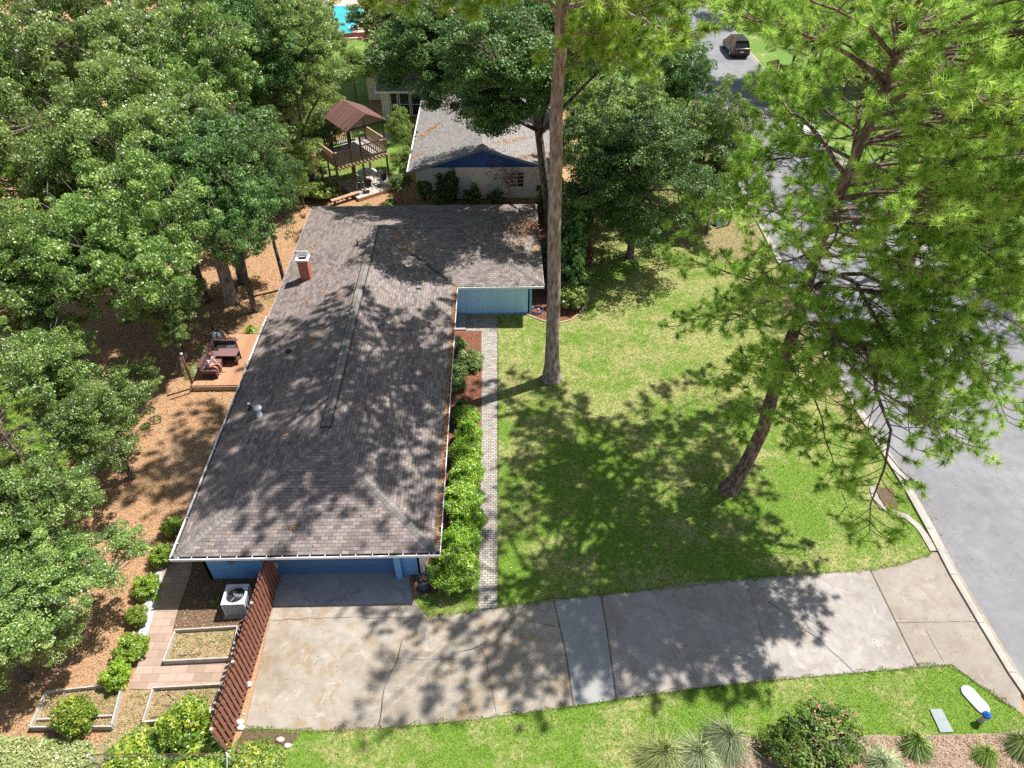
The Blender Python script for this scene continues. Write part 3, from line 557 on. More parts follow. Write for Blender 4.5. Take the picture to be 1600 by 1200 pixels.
# ridge and hip caps: raised overlapping strips
def capline(b, a, c, wd=.17, lift=.035, seg=.16, mi=0):
    a = Vector(a); c = Vector(c); d = c-a; n = max(1, int(d.length/seg)); t = d.normalized(); s = Vector((t.y, -t.x, 0)).normalized()
    for i in range(n):
        p = a+d*(i/n); q = a+d*((i+1.25)/n if i < n-1 else 1)
        l0, l1 = lift+.018, lift
        u = [(i*.6, 0), (i*.6+.55, 0), (i*.6+.55, .18), (i*.6, .18)]
        for sg in (-1, 1):
            f = [p+Vector((0, 0, l0)), q+Vector((0, 0, l1)), q+s*sg*wd+Vector((0, 0, l1-.06)), p+s*sg*wd+Vector((0, 0, l0-.06))]
            b.face(f if sg > 0 else f[::-1], mi, u)
b = MB(); z3 = lambda p, z: (p[0], p[1], z)
for e, f in ((FL_, P1), (FR_, P1), (BL_, J), (WFR, P2), (WBR, P2)): b = MB(); capline(b, z3(e, EH), z3(f, RZ), .15); under(H(b, 'hip_cap', ['ridge_shingle']), roof)
b = MB(); capline(b, z3(J, RZ), z3(P2, RZ), .15); under(H(b, 'ridge_cap', ['ridge_shingle']), roof)
b = MB()                                              # long raised ridge vent
for sg in (-1, 1):
    x0 = XM; y0 = P1[1]+.55; y1 = J[1]-.15
    b.face([(x0, y0, RZ+.085), (x0, y1, RZ+.085), (x0+sg*.19, y1, RZ+.045), (x0+sg*.19, y0, RZ+.045)][::(1 if sg < 0 else -1)], 0, [(0, 0), (y1-y0, 0), (y1-y0, .19), (0, .19)][::(1 if sg < 0 else -1)])
    b.box((x0+sg*.203, (y0+y1)/2, RZ-.01), (.028, y1-y0, .10), mi=1)
b.box((XM, y0-.012, RZ+.01), (.41, .022, .10), mi=1); capline(b, (XM, P1[1]-.05, RZ), (XM, P1[1]+.54, RZ), .15); capline(b, (XM, J[1]-.15, RZ), (XM, J[1]+.05, RZ), .15)
under(H(b, 'ridge_vent', ['ridge_shingle', 'gutter_dark']), roof)
b = MB()                                              # rust coloured valley flashing
v0 = Vector(z3(IN_, EH)); v1 = Vector(z3(J, RZ)); t = (v1-v0); s = Vector((1, 1, 0)).normalized()*.09
for i in range(16):
    if i % 5 == 4: continue
    p = v0+t*(i/16*.62); q = v0+t*((i+1)/16*.62); b.face([p-s+Vector((0, 0, .028)), p+s+Vector((0, 0, .028)), q+s*.8+Vector((0, 0, .028)), q-s*.8+Vector((0, 0, .028))])
under(H(b, 'valley_flashing', ['ridge_shingle']), roof)
# walls
b = MB(); WT = EH-.13
WL, WR_, WF = HX0+.70, HX1-.15, 15.86
wallp = [(WL, WF), (-10.9, WF)]
def wall(b, p, q, z0, z1, th=.12, mi=0, side=1):
    P = Vector((p[0], p[1], 0)); Q = Vector((q[0], q[1], 0)); t = (Q-P).normalized(); n = Vector((-t.y, t.x, 0))*th*side
    b.prism([(P.x, P.y), (Q.x, Q.y), (Q.x+n.x, Q.y+n.y), (P.x+n.x, P.y+n.y)], z0, z1, mi, True)
gl = G(432, 893).x; gr = G(625, 893).x; we = float(G(330, 903, 0).x); wr = float(G(660, 895).x)
WFm = float(G(380, 904).y)
b = MB(); wall(b, (we, WFm), (gl-.1, WFm), 0, WT); wall(b, (gr+.02, WFm+.02), (wr, WFm+.02), 0, WT); wall(b, (gl-.1, WFm), (gr+.1, WFm), 2.16, WT, mi=0)
wall(b, (we, WFm), (we, HY1-.7), 0, WT, side=-1); wall(b, (we, HY1-.7), (WXR-.6, HY1-.7), 0, WT, side=-1)
wyf = float(G(770, 490).y); wxr = float(G(828, 489).x)
wall(b, (wr, WFm+.02), (wr, wyf), 0, WT); wall(b, (wxr, wyf), (wxr, HY1-.7), 0, WT)
under(H(b, 'wall', ['blue_wall']), house)
b = MB(); wall(b, (wr-.02, wyf), (wxr, wyf), 0, WT); ow = under(H(b, 'siding_wall', ['blue_siding']), house); ow['label'] = 'sky blue vertical siding of the side wing'
b = MB(); b.box((wxr+.02, wyf-.02, WT/2), (.13, .13, WT)); b.box(((wr+wxr)/2, wyf-.03, .04), (wxr-wr, .05, .08)); under(H(b, 'corner_trim', ['blue_trim']), house)
# garage door with sections
b = MB(); gy = WFm+.16
for k in range(4):
    b.box(((gl+gr)/2, gy, .27+k*.535), (gr-gl, .06, .52))
    for j in range(6): b.box((gl+(gr-gl)*(j+.5)/6, gy-.034, .27+k*.535), ((gr-gl)/6-.22, .012, .34))
gd = under(H(b, 'garage_door', ['blue_door']), house)
b = MB(); b.box((gl+.05, WFm-.03, 1.11), (.14, .22, 2.22)); b.box((gr-.02, WFm-.03, 1.11), (.16, .22, 2.22)); b.box(((gl+gr)/2, WFm-.03, 2.2), (gr-gl-.16, .2, .1)); under(H(b, 'door_frame', ['blue_trim']), house)
b = MB(); b.box((gr+.06, WFm-.14, 1.0), (.20, .12, 2.0)); under(H(b, 'post', ['blue_trim']), house)
# gutters: trough open at the top with white lip and hangers
def gutter(name, p, q, out, dark=True, ticks=.55, lip='white_metal', irr=True):
    b = MB(); P = Vector((*p, 0)); Q = Vector((*q, 0)); t = (Q-P).normalized(); o = Vector((out[0], out[1], 0)); L = (Q-P).length; rz = math.atan2(t.y, t.x); mid = (P+Q)/2
    c = mid+o*.055; b.box((c.x, c.y, EH-.075), (L, .085, .015), rz, 1); c = mid+o*.006; b.box((c.x, c.y, EH-.07), (L, .012, .13), rz, 1)
    c = mid+o*.108; b.box((c.x, c.y, EH-.05), (L+.02, .022, .12), rz, 0); c = mid+o*.113; b.box((c.x, c.y, EH+.014), (L+.04, .036, .012), rz, 0)
    r = random.Random(len(name)+int(L*10)); s = .3
    while s < L-.1:
        c = P+t*s+o*.055; b.box((c.x, c.y, EH+.008), (.022, .10, .010), rz, 0); s += ticks*(r.uniform(.8, 1.15) if irr else 1)
    g = under(b.build(name, [lip, 'gutter_dark']), house); return g
gutter('gutter', (HX0-.1, HY0), (HX1+.1, HY0), (0, -1)); gutter('gutter', (HX1, HY0), (HX1, WY0-.1), (1, 0)); gutter('gutter', (HX0, 29.7), (HX0, HY0), (-1, 0), ticks=1.2)
gutter('gutter', (HX1+.12, WY0), (WXR, WY0), (0, -1)); 
b = MB(); b.box(((HX0+WXR)/2, HY1+.01, EH-.06), (WXR-HX0, .025, .13)); b.box((WXR+.01, (WY0+HY1)/2, EH-.06), (.025, HY1-WY0, .13)); b.box((HX0-.01, (29.7+HY1)/2, EH-.06), (.025, HY1-29.7, .13)); under(H(b, 'fascia', ['timber_grey']), house)
# downspout at the garage corner
b = MB(); dx = wr+.12
b.tube([(dx+.25, HY0+.05, EH-.1), (dx+.2, HY0+.25, EH-.3), (dx+.05, WFm-.1, EH-.75), (dx, WFm-.08, EH-.95), (dx, WFm-.08, .15), (dx, WFm-.3, .06)], .045, 8); b.box((wr+.02, WFm, 1.1), (.09, .1, 2.2))
b.box((dx+.10, WFm-.02, 1.0), (.05, .10, 2.0)); under(H(b, 'downspout', ['white_metal']), house)
# utility conduit on the left wall
b = MB(); cy = WFm-.07; b.lathe((we+1.12, cy-.02, 1.28), [(.0, -.05), (.11, -.05), (.11, .05), (0, .05)], 12)
b.tube([(we+1.12, cy, 1.3), (we+2.1, cy, 1.3), (we+2.35, cy, 1.22), (we+2.55, cy-.02, 1.0), (we+2.6, cy-.02, .7), (we+2.6, cy-.02, .05)], .025, 8); b.box((we+2.7, cy-.02, 1.05), (.28, .1, .4), mi=0)
under(H(b, 'conduit', ['conduit_grey']), house)
# chimney
def rz_at(x, y): return EH+SL*min(x-HX0, max(HX1-x, 0) if y < WY0 else 99, y-HY0, HY1-y)
cx, cyy = -10.45, 33.1
c0 = G(478, 432, 2.9); cx, cyy = c0.x-.02, c0.y+.18
b = MB(); zt = 3.88; zz = rz_at(cx, cyy)-.3
for sx_, sy_, dx_, dy_ in ((0, -.2, .52, .12), (0, .2, .52, .12), (-.2, 0, .12, .28), (.2, 0, .12, .28)): b.box((cx+sx_, cyy+sy_, (zt+zz)/2), (dx_, dy_, zt-zz))
ch = under(H(b, 'chimney', ['red_brick']), house)
b = MB()
for sx_, sy_, dx_, dy_ in ((0, -.26, .68, .12), (0, .26, .68, .12), (-.28, 0, .12, .40), (.28, 0, .12, .40)): b.box((cx+sx_, cyy+sy_, zt+.05), (dx_, dy_, .1))
for sx_ in (-.3, .3): b.beam((cx+sx_*.9, cyy+.2, zt+.1), (cx+sx_*.9, cyy+.2, zt+.38), .05, .05)
b.box((cx+.02, cyy+.14, zt+.25), (.5, .04, .3)); b.box((cx-.02, cyy+.12, zt+.12), (.3, .2, .04))
under(H(b, 'chimney_cap', ['white_metal']), ch); b = MB(); b.box((cx, cyy, zt-.1), (.27, .27, .02)); under(H(b, 'flue', ['gutter_dark']), ch)
# roof penetrations
def vent(px, py, h0, kind):
    p = G(px, py, h0); z = rz_at(p.x, p.y); p = G(px, py, z); z = rz_at(p.x, p.y); b = MB()
    if kind == 'cap':
        b.lathe((p.x, p.y, z-.05), [(.16, 0), (.16, .06), (.09, .09), (.075, .42), (.15, .42), (.17, .46), (.15, .53), (.06, .57), (0, .58)], 16); under(H(b, 'roof_vent', ['white_metal']), roof)
    elif kind == 'pipe':
        b.tube([(p.x, p.y, z-.05), (p.x, p.y, z+.33)], .045, 10); b.lathe((p.x, p.y, z-.03), [(.15, 0), (.13, .05), (.05, .09)], 12, 0); b.lathe((p.x, p.y, z+.3), [(.06, 0), (.075, .05), (0, .06)], 12, 1); under(H(b, 'vent_pipe', ['gutter_dark', 'white_metal']), roof)
    elif kind == 'dark':
        b.tube([(p.x, p.y, z-.05), (p.x, p.y, z+.38)], .04, 10); b.lathe((p.x, p.y, z-.02), [(.13, 0), (.1, .05), (.045, .08)], 12, 0); under(H(b, 'vent_pipe', ['gutter_dark']), roof)
    else:
        b.box((p.x, p.y, z+.05), (.24, .2, .12)); under(H(b, 'roof_vent', ['gutter_dark' if kind == 'box' else 'conduit_grey']), roof)
vent(406, 647, 3.2, 'cap'); vent(391, 638, 3, 'pipe'); vent(559, 383, 3.5, 'dark'); vent(651, 416, 3, 'pill'); vent(451, 549, 3.1, 'box'); vent(369, 668, 2.9, 'cap2')
# pine straw caught on the roof
rng = np.random.default_rng(11); Ps = []
spots = [(483, 390, 14, 26), (455, 400, 10, 20), (436, 385, 8, 12), (475, 470, 10, 18), (505, 455, 8, 14), (532, 462, 8, 22), (487, 530, 10, 26), (448, 680, 9, 22), (570, 638, 8, 20), (460, 826, 5, 22), (460, 575, 20, 8), (617, 368, 10, 90), (640, 388, 9, 120), (665, 410, 10, 150), (690, 430, 8, 160), (705, 442, 6, 50),
         (815, 365, 22, 420), (826, 345, 14, 220), (800, 336, 30, 120), (700, 330, 60, 160), (560, 335, 40, 90), (835, 390, 8, 90), (790, 432, 6, 22), (688, 490, 6, 18), (612, 520, 20, 18), (635, 533, 10, 20), (575, 490, 20, 14), (430, 600, 30, 14), (652, 560, 12, 10)]
for px, py, rr_, n in spots:
    for _ in range(n):
        qx, qy = px+rng.normal(0, rr_*.55), py+rng.normal(0, rr_*.4); p = G(qx, qy, 2.9)
        for _ in range(2): zz = rz_at(p.x, p.y); p = G(qx, qy, zz)
        if HX0+.1 < p.x and (p.x < HX1-.1 or (p.y > WY0+.1 and p.x < WXR-.1)) and HY0 < p.y < HY1-.1: Ps.append((p.x, p.y, zz+.035))
for _ in range(1500):     # straw lying in the right gutter line
    y = rng.uniform(HY0+.2, WY0); Ps.append((HX1+rng.uniform(-.12, .08) if rng.random() < .8 else HX1-rng.uniform(0, .3), y, EH+.03))
for _ in range(500):
    p = (rng.uniform(HX0, HX1), rng.uniform(HY0, HY1)); Ps.append((p[0], p[1], rz_at(*p)+.02))
Ps = np.array(Ps); N = unit(np.stack([rng.normal(0, .35, len(Ps)), rng.normal(0, .35, len(Ps)), np.ones(len(Ps))], 1))
V, F, c = leaf_quads(rng, Ps, N, .15, .22); tag(mesh_obj('pine_straw', np_mesh('pine_straw', V, F, c, 'roof_straw')), 'orange pine straw scattered on the brown roof and in its gutters', 'pine straw', kind='stuff')

# ================================================================== TREES AND PLANTS
def crown_clumps(rng, n, rad, zc, off=(0, 0), low=-.55, rough=.22):
    """clump centres through an uneven ellipsoid crown"""
    if n >= 200 and rough > .2:
        nl = 17; ld = unit(rng.normal(size=(nl*4, 3))); ld = ld[ld[:, 2] > low*.9][:nl]; lc = ld*np.array(rad)*rng.uniform(.30, .84, (nl, 1)); lr = rng.uniform(.24, .46, nl)*rad[0]; li = rng.choice(nl, n, p=lr**2.2/np.sum(lr**2.2))
        q = unit(rng.normal(size=(n, 3))+np.array([0, 0, .25]))*rng.uniform(.3, 1.08, (n, 1))**.55; P = lc[li]+q*lr[li][:, None]*np.array([1.08, 1.08, .72]); st = rng.random(n) < .10; P[st] = (unit(rng.normal(size=(n, 3)))*np.array(rad)*rng.uniform(.5, 1.02, (n, 1)))[st]
        P[:, 0] += off[0]; P[:, 1] += off[1]; P[:, 2] += zc; return P
    d = unit(rng.normal(size=(n*3, 3))); d = d[d[:, 2] > low][:n]; lob = unit(rng.normal(size=(7, 3)))
    bump = np.max(d @ lob.T, axis=1); r = (rng.uniform(.35, 1, len(d))**.45)*(1-rough+rough*1.3*bump)*rng.uniform(.86, 1.1, len(d))
    P = d*np.array(rad)*r[:, None]; P[:, 0] += off[0]; P[:, 1] += off[1]; P[:, 2] += zc; return P
def leaf_crown(name, rng, clumps, per, cr, size, mat, up=.55, flat=.5):
    k = len(clumps); n = k*per; ci = np.repeat(np.arange(k), per); d = unit(rng.normal(size=(n, 3))+np.array([0, 0, .35])); crs = (cr*rng.uniform(.5, 1.45, k))[ci]
    P = clumps[ci]+d*np.array([1, 1, flat])*(crs*rng.uniform(.35, 1.05, n)**.5)[:, None]
    N = unit(d*(1-up)*.8+np.array([0, 0, up*.8])+rng.normal(0, .62, (n, 3))); cv = np.clip(rng.normal(.45, .19, k), .05, .95)[ci]+d[:, 2]*.08
    V, F, c = leaf_quads(rng, P, N, size, .6, cv); return np_mesh(name, V, F, c, mat)
def broad_wood(rng, clumps, H, r0, fork, top, n_limb=7, n_link=150, zc=8):
    b = MB(); z = Vector((0, 0, 0)); tp = Vector(top); k1 = tp*fork+Vector((rng.normal(0, .12), rng.normal(0, .12), 0))
    b.tube([z-Vector((0, 0, .1)), z+Vector((0, 0, .25)), k1*.5, k1, k1.lerp(tp, .5)+Vector((.15, -.1, 0)), tp], [r0*1.5, r0*1.1, r0*.85, r0*.7, r0*.4, r0*.12], 9)
    nodes = [k1, k1.lerp(tp, .5), tp]; idx = rng.choice(len(clumps), n_limb, replace=False)
    for i in idx:
        e = Vector(clumps[i]); s = k1.lerp(tp, rng.uniform(-.1, .5)); m = s.lerp(e, .5)+Vector((rng.normal(0, .3), rng.normal(0, .3), .35))
        pts = [s, s.lerp(m, .5)+Vector((0, 0, .1)), m, m.lerp(e, .5)+Vector((0, 0, .1)), e]; b.tube(pts, [r0*.42, r0*.33, r0*.24, r0*.15, r0*.05], 6); nodes += pts[1:]
    A = np.array([tuple(q) for q in nodes])
    for i in rng.choice(len(clumps), min(n_link, len(clumps)), replace=False):
        e = clumps[i]; j = np.argmin(((A-e)**2).sum(1)); s = A[j]; m = (s+e)/2+rng.normal(0, .15, 3); b.tube([s, m, e+(0, 0, .1)], [.05, .035, .012], 4)
    for i in rng.choice(len(clumps), min(70, len(clumps)), replace=False):
        e = clumps[i]; q = e+np.array([0, 0, .25])+rng.normal(0, .35, 3); o2 = q+(e-np.array([0, 0, zc*.8]))/max(.1, np.linalg.norm(e-np.array([0, 0, zc*.8])))*rng.uniform(.3, .8); b.tube([e, q, o2], [.03, .022, .01], 3, 1)
    return b
TREE = {}
def tree_proto(key, seed, Rr, H, zc, rz, ncl, per, cr, size, mat, bark='bark_oak', off=(0, 0), r0=.24, low=-.55):
    rng = np.random.default_rng(seed); cl = crown_clumps(rng, ncl, (Rr, Rr, rz), zc, off, low)
    TREE[key] = dict(cr=leaf_crown('crown', rng, cl, per, cr, size, mat), wb=broad_wood(rng, cl, H, r0, .45, (off[0]*.8, off[1]*.8, zc+.3*rz)), bark=bark, R=Rr, H=H, zc=zc, wm=None)
def place_tree(key, px, py, hc, r, label, cat='tree', group=None, name=None, rz=None, xy=None):
    T = TREE[key]; p = G(px, py, hc) if xy is None else Vector((*xy, 0)); rnd = random.Random(int(px*7+py*13)); s = r/T['R']
    e = empty(name or 'broadleaf_tree', (p.x, p.y, 0), rnd.uniform(0, 6.28) if rz is None else rz, label, cat, group); e.scale = (s, s, hc/T['zc'])
    if T['wm'] is None: o = T['wb'].build('trunk', [T['bark'], 'bark_twig'], e); T['wm'] = o.data
    else: mesh_obj('trunk', T['wm'], e)
    mesh_obj('crown', T['cr'], e); return e
tree_proto('oakA', 1, 5, 12, 8, 3.6, 480, 190, .52, .135, 'leaf_oak'); tree_proto('oakB', 2, 5, 12, 8, 3.9, 480, 190, .52, .135, 'leaf_oak_pale'); tree_proto('oakC', 3, 5, 12, 8, 3.3, 480, 190, .52, .135, 'leaf_oak')
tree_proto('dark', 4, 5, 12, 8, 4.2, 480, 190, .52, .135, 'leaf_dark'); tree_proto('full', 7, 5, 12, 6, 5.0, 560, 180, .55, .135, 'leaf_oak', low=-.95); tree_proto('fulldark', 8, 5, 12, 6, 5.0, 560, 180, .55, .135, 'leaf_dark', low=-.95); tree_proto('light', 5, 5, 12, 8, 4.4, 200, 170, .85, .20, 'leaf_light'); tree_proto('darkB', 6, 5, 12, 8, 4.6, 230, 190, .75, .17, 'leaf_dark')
GW = 'broadleaf trees of the western wood'
for a in [
 ('oakA', 22, 905, 3.3, 3.1, 'dense green oak filling the lower left edge beside the pine straw clearing', GW), ('oakB', -12, 1000, 2.6, 2.3, 'lowest small oak in the bottom left corner, half cut off', GW),
 ('oakC', 10, 785, 4.2, 2.8, 'green oak on the left edge just above the lowest big crown', GW), ('oakC', 152, 645, 4.0, 2.75, 'rounded low oak nearest the clearing, left of the sandy patch', GW),
 ('oakA', 45, 580, 5.4, 2.8, 'mid green oak on the left edge behind the rounded low oak', GW), ('oakB', 262, 488, 3.2, 1.9, 'small pale oak whose crown ends beside the deck post', GW),
 ('oakA', 200, 370, 8.0, 3.9, 'large green oak in the middle of the wood, left of the bare trunks', GW), ('oakC', 50, 420, 7.0, 3.6, 'green oak on the left edge level with the chimney', GW),
 ('oakB', 235, 235, 9.0, 4.3, 'tall oak with pale green top behind the large middle oak', GW), ('oakA', 95, 265, 9.0, 4.2, 'tall oak near the left edge beside the pale topped oak', GW),
 ('oakB', 180, 105, 10.5, 5.0, 'sunlit oak with bare grey twigs near the top left corner', GW), ('oakC', 5, 130, 10.0, 4.6, 'oak in the top left corner below the leaning trunk', GW),
 ('oakA', 290, 110, 10.0, 4.2, 'tall dark green oak to the right of the sunlit twiggy oak', GW), ('dark', 345, 300, 7.4, 3.2, 'dark evergreen tree with two pale trunks showing below its crown', GW),
 ('dark', 405, 285, 6.8, 2.6, 'slim dark tree nearest the back left corner of the brown roof', GW), ('dark', 385, 90, 9.0, 4.2, 'dark tree in the gap between the oaks and the pale feathery tree', GW),
 ('oakB', 450, 90, 9.0, 3.8, 'pale feathery tree standing left of the swimming pool', GW), ('oakB', 418, 165, 6.5, 2.3, 'pale green tree left of the wooden play tower', GW)]:
    place_tree(*a[:6], group=a[6])
GB = 'young trees around the play tower'
for a in [('light', 505, 165, 4.2, 2.6, 'bright yellow green tree directly behind the play tower roof', GB), ('light', 462, 262, 3.0, 1.9, 'low lime green tree left of the play tower railing', GB), ('oakB', 503, 205, 3.5, 1.5, 'small grey green tree brushing the tower roof', GB),
 ('light', 627, 200, 3.2, 1.25, 'bright shrub tree between the play tower and the grey roof', GB), ('light', 635, 250, 2.0, 1.2, 'lower bright shrub against the side of the grey roofed house', GB), ('oakC', 607, 88, 4.2, 2.2, 'leafy tree between the pool yard and the left wing of the grey roofed house', GB), ('oakC', 604, 28, 6.0, 3.4, 'round green tree right of the swimming pool', GB), ('oakB', 498, 62, 6.0, 2.6, 'grey green tree touching the left side of the swimming pool', GB), ('light', 550, 108, 3.6, 2.2, 'bright tree below the near end of the swimming pool', GB), ('light', 470, 225, 3.2, 2.2, 'yellow green tree left of the tower, behind the lime one', GB), ('oakC', 625, 285, 1.6, .85, 'loose green sapling at the front corner of the grey roofed house', GB)]:
    place_tree(*a[:6], group=a[6])
GR = 'oaks between the neighbouring house and the street'
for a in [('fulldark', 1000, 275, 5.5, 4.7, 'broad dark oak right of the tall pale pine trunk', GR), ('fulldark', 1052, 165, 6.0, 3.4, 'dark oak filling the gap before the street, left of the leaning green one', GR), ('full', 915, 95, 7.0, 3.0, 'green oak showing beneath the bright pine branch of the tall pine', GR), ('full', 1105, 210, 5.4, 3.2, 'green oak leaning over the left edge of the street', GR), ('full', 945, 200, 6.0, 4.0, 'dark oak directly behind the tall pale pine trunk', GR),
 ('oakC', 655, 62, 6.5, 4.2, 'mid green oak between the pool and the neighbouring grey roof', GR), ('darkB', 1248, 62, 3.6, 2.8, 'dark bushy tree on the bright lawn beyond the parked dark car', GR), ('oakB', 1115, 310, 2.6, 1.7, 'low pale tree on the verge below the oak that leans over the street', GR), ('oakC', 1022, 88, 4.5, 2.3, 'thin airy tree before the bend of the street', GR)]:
    place_tree(*a[:6], group=a[6])
GF = 'trees along the far top edge'
ff = [('oakA', 60, -40, 9, 7, 'first'), ('dark', 190, -50, 9, 7, 'second'), ('oakC', 320, -30, 9, 6, 'third'), ('oakB', 430, -20, 8, 5.5, 'fourth'), ('oakA', 640, -25, 8, 4, 'fifth'), ('dark', 750, -30, 9, 6, 'sixth'), ('oakC', 860, -20, 9, 6, 'seventh'), ('oakA', 960, -15, 8, 5, 'eighth'), ('dark', 1215, -75, 7, 5, 'ninth'), ('oakB', 1300, -10, 8, 6, 'tenth'), ('dark', 1420, -10, 8, 6, 'eleventh'), ('oakA', 1560, -20, 9, 7, 'twelfth')]
for k, px, py, hc, r, o in ff: place_tree(k, px, py, hc, r, f'{o} tree from the left in the far row along the top edge', group=GF)
GS = 'trees beyond the far side of the street'
for a in [('oakC', 1400, 190, 4.0, 3.2, 'green tree behind the big pine, across the street'), ('darkB', 1540, 130, 4.5, 4.0, 'dark tree near the upper right edge, across the street'), ('oakA', 1600, 260, 4.0, 3.5, 'green tree cut off by the right edge, across the street'), ('light', 1480, 250, 2.6, 2.4, 'bright low tree on the far lawn between pine branches'), ('light', 1330, 110, 3.4, 2.6, 'bright bushy tree right of the wooden garden bench')]:
    place_tree(*a[:6], group=GS)
# big oak whose limbs hang over the neighbouring roof; its trunk stands beside the pale pine
rng = np.random.default_rng(40); bx, by = 3.5, 43.2
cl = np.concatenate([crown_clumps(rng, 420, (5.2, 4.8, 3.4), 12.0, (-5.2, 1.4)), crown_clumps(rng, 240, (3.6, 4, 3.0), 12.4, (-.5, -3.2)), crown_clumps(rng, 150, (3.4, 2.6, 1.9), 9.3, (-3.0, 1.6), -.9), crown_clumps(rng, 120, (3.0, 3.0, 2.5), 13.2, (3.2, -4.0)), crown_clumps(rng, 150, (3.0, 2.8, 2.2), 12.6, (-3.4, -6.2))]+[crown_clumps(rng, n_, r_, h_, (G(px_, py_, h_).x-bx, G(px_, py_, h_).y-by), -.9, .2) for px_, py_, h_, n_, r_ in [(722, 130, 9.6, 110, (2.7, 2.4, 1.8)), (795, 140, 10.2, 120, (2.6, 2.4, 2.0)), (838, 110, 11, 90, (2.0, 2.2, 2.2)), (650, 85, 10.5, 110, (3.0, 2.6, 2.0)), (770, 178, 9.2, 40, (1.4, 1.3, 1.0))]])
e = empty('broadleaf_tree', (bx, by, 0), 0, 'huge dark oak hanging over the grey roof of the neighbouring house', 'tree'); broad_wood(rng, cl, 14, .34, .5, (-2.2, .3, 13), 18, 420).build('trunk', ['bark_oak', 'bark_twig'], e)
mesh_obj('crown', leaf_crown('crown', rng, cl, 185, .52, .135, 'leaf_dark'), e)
# bare dead saplings by the cream wall
def bare(px, py, h, label, seed):
    rng = np.random.default_rng(seed); p = G(px, py); e = empty('bare_tree', (p.x, p.y, 0), 0, label, 'bare tree'); b = MB(); T = Vector((rng.normal(0, .3), 0, h)); b.tube([(0, 0, 0), T*.5+Vector((.1, 0, 0)), T], [.07, .05, .02], 6); tw = MB()
    for i in range(26):
        t = rng.uniform(.35, 1); s = T*t; a = rng.uniform(0, 6.28); L = rng.uniform(.5, 1.3); d = Vector((math.cos(a), math.sin(a), rng.uniform(.1, .9)))*L; m = s+d*.5+Vector((0, 0, .12)); tw.tube([s, m, s+d], [.022, .015, .006], 4)
        for j in range(3): q = m+Vector(tuple(rng.normal(0, .28, 3))); tw.tube([m, q], [.010, .004], 3)
    b.build('trunk', 'bark_twig', e); tw.build('twigs', 'bark_twig', e)
bare(763, 308, 2.9, 'leafless grey tree in front of the cream gable wall', 3); bare(796, 318, 2.4, 'thin leafless sapling below the small window of the cream wall', 4)

# ---- pines
def tufts(name, rng, P, D, per, ln, wd, mat, spread=.9):
    n = len(P); i = np.repeat(np.arange(n), per); m = n*per; d = unit(D[i]*rng.uniform(.25, 1.1, (m, 1))+unit(rng.normal(size=(m, 3)))*spread); d[:, 2] -= .06
    S = P[i]-D[i]*rng.uniform(0, .16, (m, 1)); L = ln*rng.uniform(.7, 1.2, (m, 1)); side = unit(np.cross(d, rng.normal(size=(m, 3))))*wd*.5
    V = np.stack([S-side, S+side, S+d*L], 1).reshape(-1, 3); cv = np.clip(rng.normal(.48, .22, n), 0, 1)[i]+rng.normal(0, .10, m); return np_mesh(name, V, np.arange(m*3).reshape(m, 3), np.clip(cv, 0, 1), mat)
def resample(poly, n, rng, jit):
    P = [Vector(p) for p in poly]; out = []
    for k in range(n):
        t = k/(n-1)*(len(P)-1); i = min(int(t), len(P)-2); f = t-i
        p0 = P[max(i-1, 0)]; p1 = P[i]; p2 = P[i+1]; p3 = P[min(i+2, len(P)-1)]
        q = .5*((2*p1)+(p2-p0)*f+(2*p0-5*p1+4*p2-p3)*f*f+(3*p1-p0-3*p2+p3)*f**3); out.append(q+(Vector(tuple(rng.normal(0, jit, 3))) if 0 < k < n-1 else Vector()))
    return out
def pine_limb(b, rng, poly, r0, P, D, start=.25, dens=3.2, sl=.30, bare_=.0, maxs=2.2):
    pts = resample(poly, 9, rng, .07); L = sum((pts[i+1]-pts[i]).length for i in range(8)); b.tube(pts, [r0*.78*(1-.88*k/8) for k in range(9)], 6)
    n = max(4, int(L*dens)); sd = 1
    for k in range(n):
        t = start+(1-start)*(k+rng.uniform(0, .8))/n; t = min(t, .995); x = t*8; i = int(x); i = min(i, 7); s = pts[i].lerp(pts[i+1], x-i); tan = (pts[i+1]-pts[i]).normalized(); sd = -sd
        side = tan.cross(Vector((0, 0, 1))).normalized()*sd; d = (tan*rng.uniform(.35, .9)+side*rng.uniform(.5, 1.1)+Vector((0, 0, rng.uniform(-.25, .5)))).normalized()
        ll = min(maxs, (.35+sl*L*(1.08-t))*rng.uniform(.6, 1.2)); m = s+d*ll*.5+Vector((0, 0, -.04*ll)); e = s+d*ll+Vector((0, 0, .10*ll)); b.tube([s, m, e], [max(.012, r0*.28*(1.1-t)), .014, .007], 4)
        nt = max(2, int(ll*5))
        for j in range(nt):
            u = rng.uniform(.5, 1) if j else 1.0; q = s.lerp(m, u*2) if u < .5 else m.lerp(e, u*2-1)
            td = (d*.8+Vector(tuple(rng.normal(0, .55, 3)))+Vector((0, 0, .28))).normalized(); tl = rng.uniform(.12, .38) if j else .05; f = q+td*tl; b.tube([q, f], [.008, .005], 3, cap=False)
            if rng.random() > bare_: P.append(tuple(f)); D.append(tuple(td))
